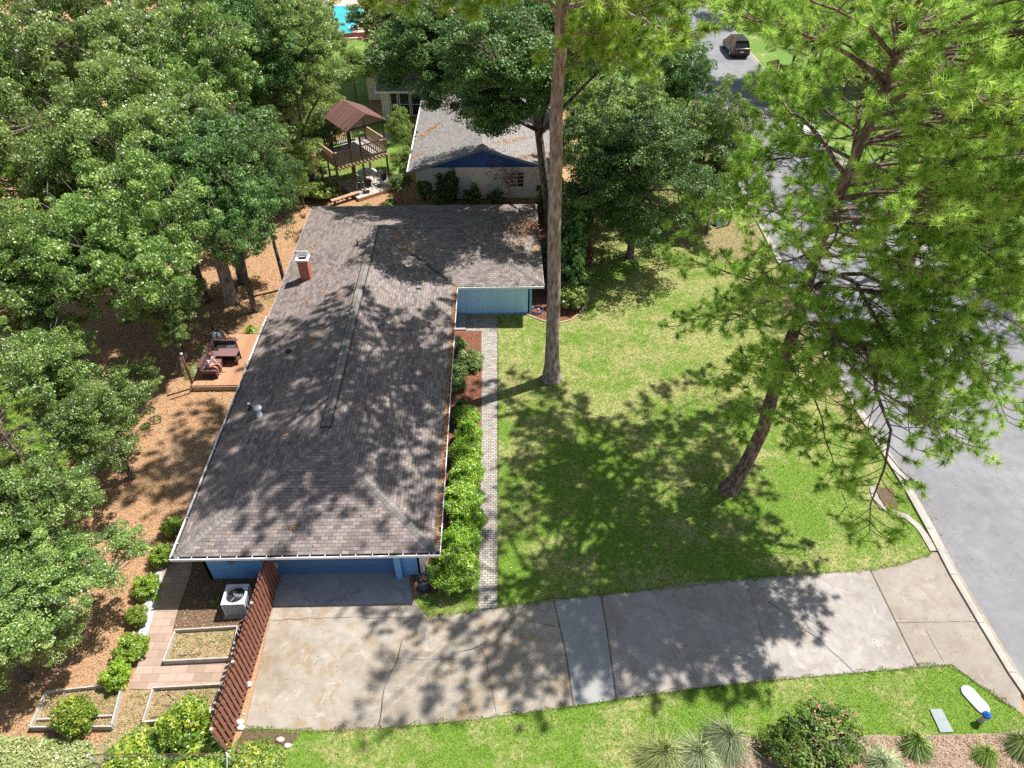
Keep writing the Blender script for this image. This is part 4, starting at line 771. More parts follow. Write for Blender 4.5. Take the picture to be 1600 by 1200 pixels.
def pine_tree(base, trunk, rad, limbs, seed, label, mat='needle_pine', bark='bark_pine', auto=None, per=42, ln=.25, wd=.015, cat='pine tree', name='pine_tree', group=None, flare=True, bare_=.05):
    rng = np.random.default_rng(seed); e = empty(name, (base[0], base[1], 0), 0, label, cat, group); o = Vector((base[0], base[1], 0)); T = [Vector(p)-o for p in trunk]; b = MB()
    tp = resample(T, 16, rng, .02); rr_ = [rad[0]+(rad[1]-rad[0])*(k/15)**.8 for k in range(16)]
    if flare: tp = [tp[0]-Vector((0, 0, .15)), tp[0]+Vector((0, 0, .12)), tp[0].lerp(tp[1], .45)]+tp[1:]; rr_ = [rad[0]*1.9, rad[0]*1.45, rad[0]*1.08]+rr_[1:]
    b.tube(tp, rr_, 14); P = []; D = []; lb = MB()
    for l in limbs:
        pts, r0 = l[0], l[1]; kw = l[2] if len(l) > 2 else {}; pine_limb(lb, rng, [Vector(q)-o for q in pts], r0, P, D, bare_=bare_, **kw)
    if auto:
        z0, z1, n, Lf, skip = auto; az = rng.uniform(0, 6.28)
        for k in range(n):
            z = z0+(z1-z0)*((k+.5)/n); az += 2.4+rng.normal(0, .3)
            if skip and skip(z, az % 6.283): continue
            j = min(range(len(tp)), key=lambda q: abs(tp[q].z-z)); s = tp[j]+Vector((0, 0, z-tp[j].z)) if abs(tp[j].z-z) < 2 else tp[j]
            L = Lf((z-z0)/(z1-z0))*rng.uniform(.75, 1.15); dr = Vector((math.cos(az), math.sin(az), 0)); el = .12+.75*((z-z0)/(z1-z0))**1.5; a2 = az+rng.normal(0, .25); d2 = Vector((math.cos(a2), math.sin(a2), 0))
            pts = [s, s+dr*L*.35+Vector((0, 0, L*.35*(el+.15))), s+dr*L*.6+d2*L*.1+Vector((0, 0, L*.7*el)), s+dr*L*.6+d2*L*.4+Vector((0, 0, L*el*.85+.1))]; pine_limb(lb, rng, pts, .035+.012*L, P, D, start=.3, bare_=bare_)
    tr = b.build('trunk', bark, e); lb.build('branches', bark, e); P = np.array(P); D = np.array(D)
    mesh_obj('needles', tufts('needles', rng, P, D, per, ln, wd, mat), e); print(label, len(P)); return e
# tall pale trunk in the middle of the lawn edge
YB = 27.28
tr = [G(862, 592), GY(865, 450, YB), GY(868, 300, YB), GY(871, 150, YB), GY(876, 60, YB), GY(880, 0, YB), GY(886, -90, YB), GY(888, -270, YB+.2)]
top_ = tr[-1]; hh = lambda h: min(tr, key=lambda q: abs(q.z-h))
def TL(*pts): return [G(*p) for p in pts]
lim = [([GY(876, 60, YB), G(905, 40, 16.6), G(960, 55, 16.2), G(1035, 85, 15.3)], .07, dict(dens=5, start=.2)), ([GY(878, 20, YB), G(930, 0, 17.2), G(990, 15, 16.8), G(1050, 35, 16.2)], .07, dict(dens=5, start=.2)),
       ([GY(876, 60, YB), G(890, 70, 16.2), G(905, 95, 15.3), G(880, 110, 14.9)], .06, dict(dens=6, start=.15)), ([GY(876, 60, YB), G(925, 75, 15.9), G(975, 100, 15.0), G(1010, 120, 14.4)], .06, dict(dens=5, start=.2)),
       ([GY(877, 40, YB), Vector((4.0, 30.0, 17.0)), Vector((4.6, 32.5, 16.6)), Vector((5.2, 34.6, 15.9))], .07, dict(dens=6, start=.2)), ([GY(877, 40, YB), Vector((1.6, 30.0, 17.4)), Vector((.4, 32.2, 17.4)), Vector((-.8, 34.0, 17.2))], .07, dict(dens=6, start=.2)),
       ([GY(878, 20, YB), Vector((.6, 27.6, 17.6)), Vector((-1.4, 28.0, 17.9)), Vector((-3.2, 28.2, 18.0))], .07, dict(dens=6, start=.25)), ([GY(878, 20, YB), Vector((4.4, 28.6, 17.4)), Vector((6.4, 29.8, 17.3)), Vector((8.2, 30.8, 16.8))], .07, dict(dens=6, start=.25)), ([GY(876, 60, YB), G(905, 55, 16.8), G(935, 60, 16.4), G(955, 80, 16.0)], .05, dict(dens=6, start=.15))]
pine_tree(tr[0], tr, (.35, .15), lim, 51, 'very tall straight pine with a bare pale trunk in front of the blue wing', 'needle_bright', 'bark_pine_pale', auto=(17.2, 26.5, 58, lambda t: 7.2*(1-.4*t), None), per=56, wd=.025, ln=.30)
# leaning pine on the lawn
YC = 19.83
TP = [(1140, 765), (1185, 690), (1215, 590), (1245, 500), (1275, 400), (1310, 310), (1345, 225), (1385, 130), (1410, 50), (1425, -40)]
yy = [19.83, 19.85, 19.9, 20.0, 20.05, 20.1, 20.15, 20.2, 20.2, 20.2]
tr = [G(1140, 765)]+[GY(*p, y) for p, y in list(zip(TP, yy))[1:]]
def T(px, py): return GY(px, py, 20.05)
lim = [([T(1258, 480), G(1318, 487, 10.2), G(1352, 560, 9.4), G(1370, 620, 8.7), G(1398, 690, 7.9), G(1362, 768, 6.7), G(1358, 835, 5.6)], .13, dict(start=.45, dens=4)),
       ([T(1270, 420), G(1325, 430, 11.2), G(1352, 455, 10.8), G(1372, 510, 10.2), G(1420, 570, 9.2), G(1470, 640, 8.4), G(1485, 700, 7.6)], .12, dict(dens=5)), ([T(1262, 455), G(1330, 420, 11), G(1400, 450, 10.5), G(1470, 520, 9.8), G(1540, 580, 9.2), G(1575, 660, 8.6)], .11, dict(dens=5)),
       ([T(1258, 480), G(1200, 505, 9.1), G(1150, 490, 8.8), G(1100, 493, 8.4), G(1052, 515, 7.8)], .08, dict(dens=4)), ([T(1268, 440), G(1200, 440, 10.4), G(1140, 424, 10.2), G(1085, 402, 10.0), G(1055, 410, 9.6)], .07, dict(dens=4)),
       ([T(1272, 415), G(1245, 380, 11.4), G(1225, 335, 11.6), G(1180, 312, 11.5), G(1120, 330, 11.0), G(1045, 370, 10.2)], .09, dict(dens=5)), ([T(1240, 520), G(1205, 560, 7.2), G(1150, 575, 6.4), G(1100, 590, 6.0)], .05, dict(dens=3.5)),
       ([T(1215, 590), G(1190, 640, 5.4), G(1150, 660, 4.8), G(1120, 700, 4.4)], .04, dict(dens=3)), ([T(1225, 560), G(1270, 620, 6.6), G(1290, 690, 5.6), G(1300, 740, 5.0), G(1355, 860, 3.9)], .05, dict(dens=2.4)),
       ([T(1300, 330), G(1400, 330, 12.6), G(1500, 380, 12), G(1590, 430, 11.6)], .09, dict(dens=5)), ([T(1320, 290), G(1420, 240, 13.6), G(1520, 270, 13.2), G(1610, 320, 12.8)], .09, dict(dens=5)), ([T(1335, 250), G(1270, 220, 13.6), G(1235, 250, 13.2), G(1200, 250, 13), G(1170, 280, 12.4)], .08, dict(dens=5)),
       ([T(1345, 225), G(1290, 170, 14.4), G(1250, 150, 14.4), G(1210, 130, 14.2)], .07, dict(dens=5)), ([T(1385, 120), G(1310, 60, 16.8), G(1250, 40, 16.8), G(1195, 30, 16.4)], .07, dict(dens=5)), ([T(1385, 110), G(1450, 90, 16), G(1520, 100, 15.6), G(1570, 150, 15)], .09, dict(dens=5)),
       ([T(1380, 140), G(1430, 120, 15.6), G(1480, 115, 15.4), G(1550, 170, 14.6), G(1620, 230, 14)], .08, dict(dens=5)), ([T(1400, 60), G(1460, 20, 17), G(1540, 10, 16.6), G(1600, 50, 16)], .07, dict(dens=5)), ([T(1405, 40), G(1340, -10, 17.6), G(1250, -10, 17.2), G(1120, -5, 16.6)], .07, dict(dens=5)),
       ([T(1285, 370), G(1340, 360, 12), G(1400, 400, 11.8), G(1440, 470, 11.2), G(1500, 560, 10.4)], .08, dict(dens=5)), ([T(1262, 450), G(1300, 520, 10.5), G(1320, 560, 10.2), G(1440, 660, 9.6), G(1530, 700, 9)], .07, dict(dens=3.5))]
rl = random.Random(79)
for k in range(9):
    z_ = 8.6+k*1.3; az_ = R(rl.uniform(-45, 55)); s_ = min((GY(*p, 20.05) for p in [(1245, 500), (1262, 450), (1275, 400), (1292, 355), (1310, 310), (1328, 265), (1345, 225), (1365, 180), (1385, 130), (1397, 90), (1410, 50)]), key=lambda q: abs(q.z-z_)); L_ = rl.uniform(5.0, 7.8); d_ = Vector((math.cos(az_), math.sin(az_), 0))
    lim.append(([s_, s_+d_*L_*.35+Vector((0, 0, .6)), s_+d_*L_*.7+Vector((rl.uniform(-.5, .5), rl.uniform(-.6, .6), .7)), s_+d_*L_+Vector((rl.uniform(-.6, .6), rl.uniform(-1, 1), rl.uniform(-.4, .5)))], .08, dict(dens=5, start=.25)))
rl = random.Random(81)
TR = [GY(*p, 20.05) for p in [(1185, 690), (1200, 640), (1215, 590), (1230, 545), (1245, 500), (1262, 450), (1275, 400), (1292, 355), (1310, 310)]]
for k in range(6):
    z_ = 7.0+k*1.2; az_ = R(rl.uniform(-75, 5)); s_ = min(TR, key=lambda q: abs(q.z-z_)); L_ = rl.uniform(4.6, 6.8); d_ = Vector((math.cos(az_), math.sin(az_), 0))
    lim.append(([s_, s_+d_*L_*.35+Vector((0, 0, .7)), s_+d_*L_*.7+Vector((rl.uniform(-.5, .5), rl.uniform(-.6, .6), .7)), s_+d_*L_+Vector((rl.uniform(-.6, .6), rl.uniform(-1, 1), rl.uniform(-.9, .3)))], .07, dict(dens=5, start=.3)))
for k in range(13):
    z_ = 4.2+k*.5; az_ = R(-100+rl.uniform(-65, 65)); s_ = min(TR, key=lambda q: abs(q.z-z_)); L_ = rl.uniform(1.3, 2.6); d_ = Vector((math.cos(az_), math.sin(az_), 0)); lim.append(([s_, s_+d_*L_*.5+Vector((0, 0, .3)), s_+d_*L_+Vector((rl.uniform(-.3, .3), 0, .2))], .035, dict(dens=5, start=.2)))
for k in range(7):
    z_ = 12.5+k*.9; az_ = R(rl.uniform(-38, -8)); s_ = min([GY(*p, 20.05) for p in [(1292, 355), (1310, 310), (1328, 265), (1345, 225), (1365, 180), (1385, 130), (1397, 90), (1410, 50)]], key=lambda q: abs(q.z-z_)); L_ = rl.uniform(6.6, 8.6); d_ = Vector((math.cos(az_), math.sin(az_), 0))
    lim.append(([s_, s_+d_*L_*.35+Vector((0, 0, .8)), s_+d_*L_*.7+Vector((0, rl.uniform(-.5, .5), 1.1)), s_+d_*L_+Vector((0, rl.uniform(-.8, .8), 1.0))], .08, dict(dens=5, start=.45)))
lim.append(([T(1345, 225), G(1300, 215, 13.8), G(1268, 212, 13.7), G(1240, 222, 13.4)], .05, dict(dens=6, start=.2)))
rl = random.Random(77)
for k in range(17):
    z_ = 7.2+k*.72; az_ = R(-95+rl.uniform(-60, 60)); s_ = min((GY(*p, 20.05) for p in [(1235, 515), (1245, 500), (1262, 450), (1275, 400), (1292, 355), (1310, 310), (1328, 265), (1345, 225), (1365, 180), (1385, 130), (1397, 90), (1410, 50)]), key=lambda q: abs(q.z-z_)); L_ = rl.uniform(2.2, 4.6); d_ = Vector((math.cos(az_), math.sin(az_), 0))
    lim.append(([s_, s_+d_*L_*.4+Vector((0, 0, .35)), s_+d_*L_*.75+Vector((rl.uniform(-.5, .5), 0, .5)), s_+d_*L_+Vector((rl.uniform(-.8, .8), 0, rl.uniform(.1, .6)))], .055, dict(dens=5, start=.2)))
pine_tree(tr[0], tr, (.30, .085), lim, 52, 'big leaning pine on the lawn whose branches spread over the street', 'needle_pine', 'bark_pine', auto=(11.5, 20.8, 38, lambda t: 6.3*(1-.25*t), lambda z, a: 1.9 < a < 4.2 and z < 17), per=48, bare_=.06, ln=.26, wd=.021)
# a second pine of which only the branches reach in from the right, and pines across the street
def plain_pine(xy, H, z0, L, n, seed, label, mat='needle_pine', per=30, group=None, r=.26, lean=(0, 0)):
    tr = [(xy[0]+lean[0]*t, xy[1]+lean[1]*t, H*t) for t in (0, .25, .5, .75, 1)]; return pine_tree(xy, tr, (r, .05), [], seed, label, mat, 'bark_pine', auto=(z0, H-.5, n, lambda t: L*(1-.55*t), None), per=per, group=group, wd=.019, ln=.27)
GPN = 'pines on the far side of the street'
pA = plain_pine((25.5, 37.5), 19, 7, 5.2, 44, 61, 'nearest pine across the street, its crown filling the upper right', 'needle_bright', group=GPN)
def pine_copy(src, xy, rz, sc, label, group=None):
    c = copy_tree(src); c.location = (xy[0], xy[1], 0); c.rotation_euler = (0, 0, rz); c.scale = (sc, sc, sc); c['label'] = label
    if group: c['group'] = group
    return c
pine_copy(pA, (31, 49), 2.0, .95, 'pine across the street near the top right corner', GPN); pine_copy(pA, (36.5, 36), 4.0, .9, 'pine across the street cut off by the right edge', GPN)
pine_copy(pA, (24.0, 55), 3.3, .8, 'pine across the street just right of the pale car', GPN)
pine_copy(pA, (30.5, 72), 5.0, .8, 'pine across the street on the bright lawn beside the parked dark car', GPN)
pW = plain_pine((0, 0), 12, 4.5, 2.0, 30, 63, 'slim bright pine among the oaks on the left edge', 'needle_bright', per=30, r=.14); q = G(38, 700, 5.4); pW.location = (q.x-.4, q.y, 0); pW.scale = (.75, .75, .64); pW['group'] = 'slim pines in the western wood'
q = G(-20, 285, 9.5); pine_copy(pW, (q.x, q.y), 1.3, 1.1, 'slim bright pine on the left edge above the oaks', 'slim pines in the western wood')
# bare trunks in the west wood
def bare_trunk(px, py, topx, topy, r, H, label):
    p = G(px, py); e = empty('tall_trunk', (p.x, p.y, 0), 0, label, 'tree', 'tall trunks in the western wood'); t = GY(topx, topy, p.y)-p; t = t*(H/max(t.z, .1)) if t.z > .3 else Vector((0, 0, H)); b = MB()
    b.tube([(0, 0, -.1), (0, 0, .3), tuple(t*.3), tuple(t*.65), tuple(t)], [r*1.6, r*1.1, r, r*.85, r*.5], 12); b.build('trunk', 'bark_pine_pale' if r > .3 else 'bark_oak', e)
    rng = np.random.default_rng(px); cl = crown_clumps(rng, 60, (2.2, 2.2, 1.6), t.z, (t.x, t.y)); mesh_obj('crown', leaf_crown('crown', rng, cl, 150, .7, .16, 'leaf_dark'), e)
bare_trunk(363, 472, 338, 385, .34, 9, 'pale thick trunk standing right of the deck sofa corner of the wood'); bare_trunk(381, 441, 370, 385, .30, 8.5, 'second pale trunk just right of the thick one'); bare_trunk(412, 372, 405, 320, .20, 7, 'dark slim trunk near the back left roof corner')
bare_trunk(322, 470, 300, 400, .20, 7.5, 'thin reddish trunk left of the two pale trunks'); bare_trunk(118, 205, 30, 0, .45, 22, 'tall leaning grey trunk in the top left corner')

# ---- shrubs
BUSH = {}
def bush_proto(key, seed, mat, ncl=45, per=90, cr=.26, size=.10, rz=.8, low=-.6, asp=.6, irr=.3):
    rng = np.random.default_rng(seed); cl = crown_clumps(rng, ncl, (.84, .84, rz*.95), rz*.95, (0, 0), low, irr); me = leaf_crown('foliage', rng, cl, per, cr, size, mat, up=.5, flat=.9); b = MB()
    for i in rng.choice(len(cl), 14, replace=False): q = cl[i]; b.tube([(q[0]*.08, q[1]*.08, 0), (q[0]*.4, q[1]*.4, q[2]*.6), tuple(q)], [.03, .02, .006], 5)
    BUSH[key] = dict(me=me, wb=b, wm=None, H=rz*1.9)
def bush(key, px, py, r, h, label, group=None, hb=None, name='shrub', cat='shrub', xy=None):
    r *= 1.2
    B = BUSH[key]; p = G(px, py, h*.5) if xy is None else Vector((*xy, 0)); e = empty(name, (p.x, p.y, 0), random.Random(int(px*3+py)).uniform(0, 6.28), label, cat, group); e.scale = (r, r, h/B['H'])
    if B['wm'] is None: B['wm'] = B['wb'].build('stem', 'bark_twig', e).data
    else: mesh_obj('stem', B['wm'], e)
    mesh_obj('foliage', B['me'], e); return e
bush_proto('lime', 71, 'leaf_lime', 60, 80, .24, .15, .8); bush_proto('hedge', 72, 'leaf_hedge', 170, 75, .20, .09, .85, -.2, irr=.18); bush_proto('citrus', 73, 'leaf_citrus', 90, 90, .24, .11, .9); bush_proto('green', 74, 'leaf_oak', 60, 90, .26, .13, .9)
bush_proto('dark', 75, 'leaf_dark', 60, 90, .24, .13, .95, -.95, irr=.5); bush_proto('rose', 76, 'leaf_rose', 75, 75, .17, .08, .7, irr=.5); bush_proto('lightb', 77, 'leaf_light', 60, 80, .28, .14, .9)
GL = 'lime shrubs along the side walk'
for i, (px, py, r, h, l) in enumerate([(269, 825, .40, .7, 'lime shrub farthest up the row, touching the roof edge'), (253, 868, .42, .8, 'lime shrub beside the front left roof corner'), (228, 917, .46, .7, 'lime shrub beside the shaded part of the side walk'), (214, 963, .34, .7, 'smallest lime shrub, in the middle of the gravel strip row'), (204, 1014, .52, .75, 'widest lime shrub, left of the upper raised bed'), (182, 1057, .45, .8, 'lime shrub overlapping the corner of the outer raised bed')]):
    bush('lime', px, py, r, h, l, GL)
GA = 'clipped azaleas between house and paver path'
for i, (px, py, r, h, l) in enumerate([(708, 892, .86, 1.25, 'largest round azalea at the driveway end of the hedge'), (722, 850, .62, 1.2, 'azalea second from the driveway end of the hedge'), (728, 815, .60, 1.2, 'azalea third from the driveway end of the hedge'), (727, 780, .66, 1.15, 'azalea fourth from the driveway end of the hedge'), (727, 742, .62, 1.1, 'azalea fifth from the driveway end of the hedge'),
        (729, 708, .56, 1.1, 'azalea sixth from the driveway end of the hedge'), (730, 680, .54, 1.1, 'azalea seventh from the driveway end of the hedge'), (731, 652, .50, 1.0, 'azalea at the far end of the hedge'), (705, 850, .4, 1.2, 'narrow azalea squeezed between hedge and gutter')]): bush('hedge', px+(3, -4, 5, -3, 4, -2, 3, -3, 0)[i], py, r*(1.05, 1.2, 1.1, 1.25, 1.12, 1.22, 1.1, 1.2, 1)[i], h*(1, .94, 1.08, .92, 1.05, .95, 1.06, .9, 1)[i], l, GA)
GD = 'loose green shrubs in the red mulch'
for px, py, r, h, l in [(716, 542, .42, .9, 'upright green shrub next to the grey porch slab'), (732, 562, .62, .8, 'bright spreading shrub in the red mulch'), (712, 578, .55, .9, 'green shrub against the gutter below the spreading one'), (714, 598, .45, .8, 'green shrub at the lower end of the loose group'), (722, 632, .25, .5, 'tiny green shrub just above the azalea hedge'), (742, 572, .34, .55, 'small green shrub touching the paver path edge')]: bush('green', px, py, r, h, l, GD)
bush('citrus', 116, 1120, .56, 1.25, 'yellow green bush growing out of the outer raised bed'); bush('citrus', 290, 1130, .74, 1.4, 'large yellow flecked bush at the lower raised bed beside the fence')
GC = 'clipped bushes along the bottom wire fence'
bush('citrus', 212, 1190, .85, .8, 'dark green bush below the lower raised bed, left of the black bucket', GC); bush('citrus', 312, 1192, .80, .8, 'green bush directly below the louvred fence end', GC); bush('citrus', 405, 1200, .75, .6, 'low green bush right of the white fence post', GC)
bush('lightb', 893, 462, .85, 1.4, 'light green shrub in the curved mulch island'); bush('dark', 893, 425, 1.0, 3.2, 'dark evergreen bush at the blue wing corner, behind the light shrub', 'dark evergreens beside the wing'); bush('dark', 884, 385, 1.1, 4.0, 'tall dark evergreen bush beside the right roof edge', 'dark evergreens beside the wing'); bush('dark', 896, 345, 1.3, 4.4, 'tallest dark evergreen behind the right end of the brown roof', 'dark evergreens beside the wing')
bush('dark', 865, 305, 1.1, 2.6, 'dark bush at the right corner of the cream wall')
GN = 'shrubs before the cream gable wall'
for k, px, py, r, h, l in [('green', 663, 297, .55, 1.4, 'leafy shrub at the left end of the cream wall'), ('dark', 700, 292, .75, 2.2, 'tall loose shrub on the left half of the cream wall'), ('green', 685, 310, .6, 1.0, 'low shrub under the tall loose one'), ('dark', 738, 305, .6, 1.2, 'dark spiky shrub in the middle of the cream wall'), ('dark', 775, 308, .5, 1.0, 'small dark shrub right of the leafless tree')]: bush(k, px, py, r, h, l, GN)
GG = 'bright shrubs at the back of the yard'
for px, py, r, h, l in [(445, 305, .9, 1.2, 'bright shrub at the wood edge left of the back roof corner'), (505, 300, .9, 1.2, 'bright shrub below the play tower'), (478, 300, .8, 1.0, 'bright shrub between the roof corner and the play tower'), (575, 325, .3, .5, 'little bright shrub behind the roof ridge'), (610, 320, .4, .7, 'small bright shrub behind the roof')]: bush('lightb', px, py, r, h, l, GG)
e = bush('rose', 1290, 1152, 1.22, .95, 'rose bush with pink blossoms in the planting bed by the verge'); rng = np.random.default_rng(9); Pf = unit(rng.normal(size=(26, 3))+np.array([0, 0, .7]))*np.array([.9, .9, .55])*rng.uniform(.8, 1.0, (26, 1))+np.array([0, 0, .7]); ii = np.repeat(np.arange(26), 9)
P_ = Pf[ii]+rng.normal(0, .05, (len(ii), 3)); V, F, c = leaf_quads(rng, P_, unit(rng.normal(size=(len(ii), 3))+np.array([0, 0, 1])), .05, .8); mesh_obj('blossom', np_mesh('blossom', V, F, c, 'petal_pink'), e)
bush('rose', 1225, 1165, .7, .9, 'low rose bush joining the big pink one on its left', None)
def clump(px, py, r, h, n, mat, label, group=None, seed=1, wd=.018, name='ornamental_grass', cat='grass clump', z=0):
    n = int(n*2.6) if n > 200 else n; wd = wd*.45 if n > 500 else wd
    rng = np.random.default_rng(seed); p = G(px, py, z); e = empty(name, (p.x, p.y, z), 0, label, cat, group); az = rng.normal(rng.uniform(3.6, 5.9) if n > 500 else rng.uniform(0, 6.28), 1.15 if n > 500 else 1.9, n); L = rng.uniform(.6, 1.1, n); out = rng.uniform(.15, 1, n)*r; d = np.stack([np.cos(az), np.sin(az)], 1); sdv = np.stack([-d[:, 1], d[:, 0], np.zeros(n)], 1)*wd
    b0 = np.stack([d[:, 0]*.08*r, d[:, 1]*.08*r, np.zeros(n)], 1); q_ = rng.normal(0, .16*r, (n, 2)); m = np.stack([d[:, 0]*out*.45+q_[:, 0]*.5, d[:, 1]*out*.45+q_[:, 1]*.5, h*L], 1); t = np.stack([d[:, 0]*out*1.15+q_[:, 0]*1.6, d[:, 1]*out*1.15+q_[:, 1]*1.6, h*L*(1-.75*out/r)*rng.uniform(.5, 1.1, n)], 1)
    V = np.concatenate([np.stack([b0-sdv, b0+sdv, m+sdv, m-sdv], 1).reshape(-1, 3), np.stack([m-sdv, m+sdv, t+sdv*.2, t-sdv*.2], 1).reshape(-1, 3)]); c = rng.random(n); o = mesh_obj('blades', np_mesh('blades', V, np.arange(n*8).reshape(n*2, 4), np.tile(c, 2), mat), e)
    bb = MB(); bb.lathe((0, 0, 0), [(.12*r+.03, 0), (.1*r+.02, .06), (0, .09)], 8); bb.build('root_base', 'bark_twig', e)
GO = 'ornamental grasses in the planting bed'
clump(1035, 1185, .85, .6, 900, 'leaf_sage', 'leftmost ornamental grass in the planting bed', GO, 1); clump(1088, 1186, .8, .6, 800, 'blade_silver', 'silvery ornamental grass second from the left', GO, 2); clump(1135, 1160, .75, .62, 750, 'blade_silver', 'ornamental grass with brown centre right of the silvery one', GO, 3); clump(1372, 1200, .7, .45, 500, 'blade_silver', 'pale low grass cut off by the bottom edge', GO, 4)
clump(1425, 1165, .48, .42, 420, 'leaf_oak', 'dark leafy clump below the grey rectangular cover', GO, 5, .03); clump(1535, 1180, .38, .34, 350, 'leaf_light', 'small light clump below the blue topped marker', GO, 6, .025); clump(1592, 1165, .52, .42, 450, 'leaf_oak', 'dark strappy clump in the bottom right corner', GO, 7, .03)
clump(393, 520, .4, .4, 160, 'leaf_hedge', 'green weed clump between the deck and the roof edge', None, 8, .02); clump(304, 583, .55, .5, 220, 'leaf_sage', 'straw coloured grass clump left of the deck', None, 9, .018); clump(322, 553, .4, .6, 140, 'leaf_sage', 'thin grass clump beside the sofa back', None, 10, .018)
gc = GP([(-60, 1150), (60, 1158), (100, 1160), (150, 1165), (165, 1250), (-80, 1260)]); rng = np.random.default_rng(12); xs = [p[0] for p in gc]; ys = [p[1] for p in gc]; n = 26000; x = rng.uniform(min(xs), max(xs), n); y = rng.uniform(min(ys), max(ys), n); m = inpoly(x, y, gc); x = x[m]; y = y[m]
zz = .35+.12*np.sin(x*5)*np.cos(y*4)-rng.uniform(0, .3, len(x)); V, F, c = leaf_quads(rng, np.stack([x, y, zz], 1), unit(np.stack([rng.normal(0, .5, len(x)), rng.normal(0, .5, len(x)), np.ones(len(x))], 1)), .11, .5); tag(mesh_obj('ground_cover', np_mesh('ground_cover', V, F, c, 'leaf_sage')), 'pale leafy ground cover in the bottom left corner', 'ground cover', kind='stuff')

# ================================================================== NEIGHBOURING HOUSE
NX0, NX1, NXM, NY0, NWY = -6.2, 4.25, -1.05, 45.9, 47.05; NE, NR = 2.6, 4.25
nh = empty('neighbour_house', (NXM, 55, 0), 0, 'cream house with grey shingle gable roof and dark blue gable triangle', 'house')
NYB = 78; ns = (NR-NE)/((NX1-NX0)/2)
def nroof(b, pts, uvs, mi=0):
    a = (Vector(pts[1])-Vector(pts[0])).cross(Vector(pts[2])-Vector(pts[1])); b.face(pts if a.z > 0 else pts[::-1], mi, uvs if a.z > 0 else uvs[::-1])
b = MB()
def slope(x0, x1, z0, z1, y0, y1): L = math.hypot(x1-x0, z1-z0); nroof(b, [(x0, y0, z0), (x0, y1, z0), (x1, y1, z1), (x1, y0, z1)], [(y0, 0), (y1, 0), (y1, L), (y0, L)])
slope(NX0, NXM, NE, NR, NY0, NYB); slope(NX1, NXM, NE, NR, NY0, NYB)
# two stepped cross wings on the left, ridge running east-west
def xslope(y0, y1, z0, z1, xa, xb): L = math.hypot(y1-y0, z1-z0); nroof(b, [(xa, y0, z0), (xb, y0, z0), (xb, y1, z1), (xa, y1, z1)], [(xa+40, 0), (xb+40, 0), (xb+40, L), (xa+40, L)])
xslope(61.2, 66.3, NE, NR-.03, -10.25, NXM); xslope(71.4, 66.3, NE, NR-.03, -10.25, NXM); xslope(64.9, 66.4, NE+.35, NR-.2, -12.0, -10.24); xslope(72, 66.4, NE, NR-.2, -12.0, -10.24)
nr_ = under(b.build('roof', ['roof_shingle_grey']), nh)
b = MB()
def rake(p, q, w_=.05, h_=.18): b.beam(p, q, w_, h_)
rake((NX0-.02, NY0-.03, NE-.10), (NXM, NY0-.03, NR-.10)); rake((NXM, NY0-.03, NR-.10), (NX1+.02, NY0-.03, NE-.10)); f1 = under(b.build('rake_board', ['conduit_grey']), nh)
b = MB(); b.beam((NX0-.03, NY0, NE-.05), (NX0-.03, 61.2, NE-.05), .08, .14); b.beam((-10.3, 61.17, NE-.05), (NX0, 61.17, NE-.05), .08, .14); b.beam((-10.28, 61.2, NE-.05), (-10.28, 65, NE+.3), .08, .14); b.beam((-12.02, 64.87, NE+.3), (-10.3, 64.87, NE+.3), .08, .14); b.beam((-12.03, 64.9, NE+.3), (-12.03, 66.4, NR-.25), .08, .14)
under(b.build('gutter', ['white_metal']), nh)
b = MB(); nw0, nw1 = -5.8, 3.6; b.box(((nw0+nw1)/2, NWY+.1, 1.2), (nw1-nw0, .2, 2.4)); b.box((nw0+.1, 54.3, 1.2), (.2, 14, 2.4)); b.box((nw1-.1, 60, 1.2), (.2, 25, 2.4))
b.box((-9.9, 64, 1.2), (.15, 4, 2.4)); b.box((-10.9, 66.6, 1.3), (1.9, .15, 2.6)); b.box((-9.6, 62.1, 1.2), (.6, .15, 2.4)); b.box((-6.1, 62.1, 1.2), (.5, .15, 2.4)); under(b.build('wall', ['cream_wall']), nh)
b = MB(); b.face([(nw0-.3, NWY-.06, 2.42), (nw1+.3, NWY-.06, 2.42), (NXM, NWY-.06, NR-.05)]); b.face([(nw0-.3, NWY+.04, 2.42), (NXM, NWY+.04, NR-.05), (nw1+.3, NWY+.04, 2.42)]); b.beam((nw0-.3, NWY-.08, 2.42), (nw1+.3, NWY-.08, 2.42), .06, .06); under(b.build('gable', ['gable_blue']), nh)
def window(x, y, z, wd, ht, cols, rows, name='window'):
    b = MB(); b.box((x, y-.02, z), (wd+.12, .06, ht+.12)); o = under(b.build(name, ['white_metal']), nh); b = MB(); pw = wd/cols; ph = ht/rows
    for i in range(cols):
        for j in range(rows): b.box((x-wd/2+pw*(i+.5), y-.055, z-ht/2+ph*(j+.5)), (pw-.05, .02, ph-.05))
    g = b.build('pane', ['glass_dark']); g.parent = o; g.matrix_parent_inverse = o.matrix_world.inverted(); g.matrix_parent_inverse = Matrix(); g.location = -Vector((0, 0, 0)); return o
wx = G(804, 280, 1.5); window(wx.x+.15, NWY, 1.45, 1.0, 1.1, 2, 4)
for k, x in enumerate((-8.9, -8.0, -7.0)): window(x, 62.02, 1.25, .55 if k == 0 else .8, 1.9, 1, 2)
b = MB(); p = G(750, 190, 3.9); b.box((-1.9, 52.3, 4.15), (.42, .42, .4)); under(b.build('roof_vent', ['vent_pink']), nr_); b = MB(); b.box((-2.4, 60.3, 4.1), (.5, .5, .35)); under(b.build('roof_vent', ['vent_pink']), nr_)
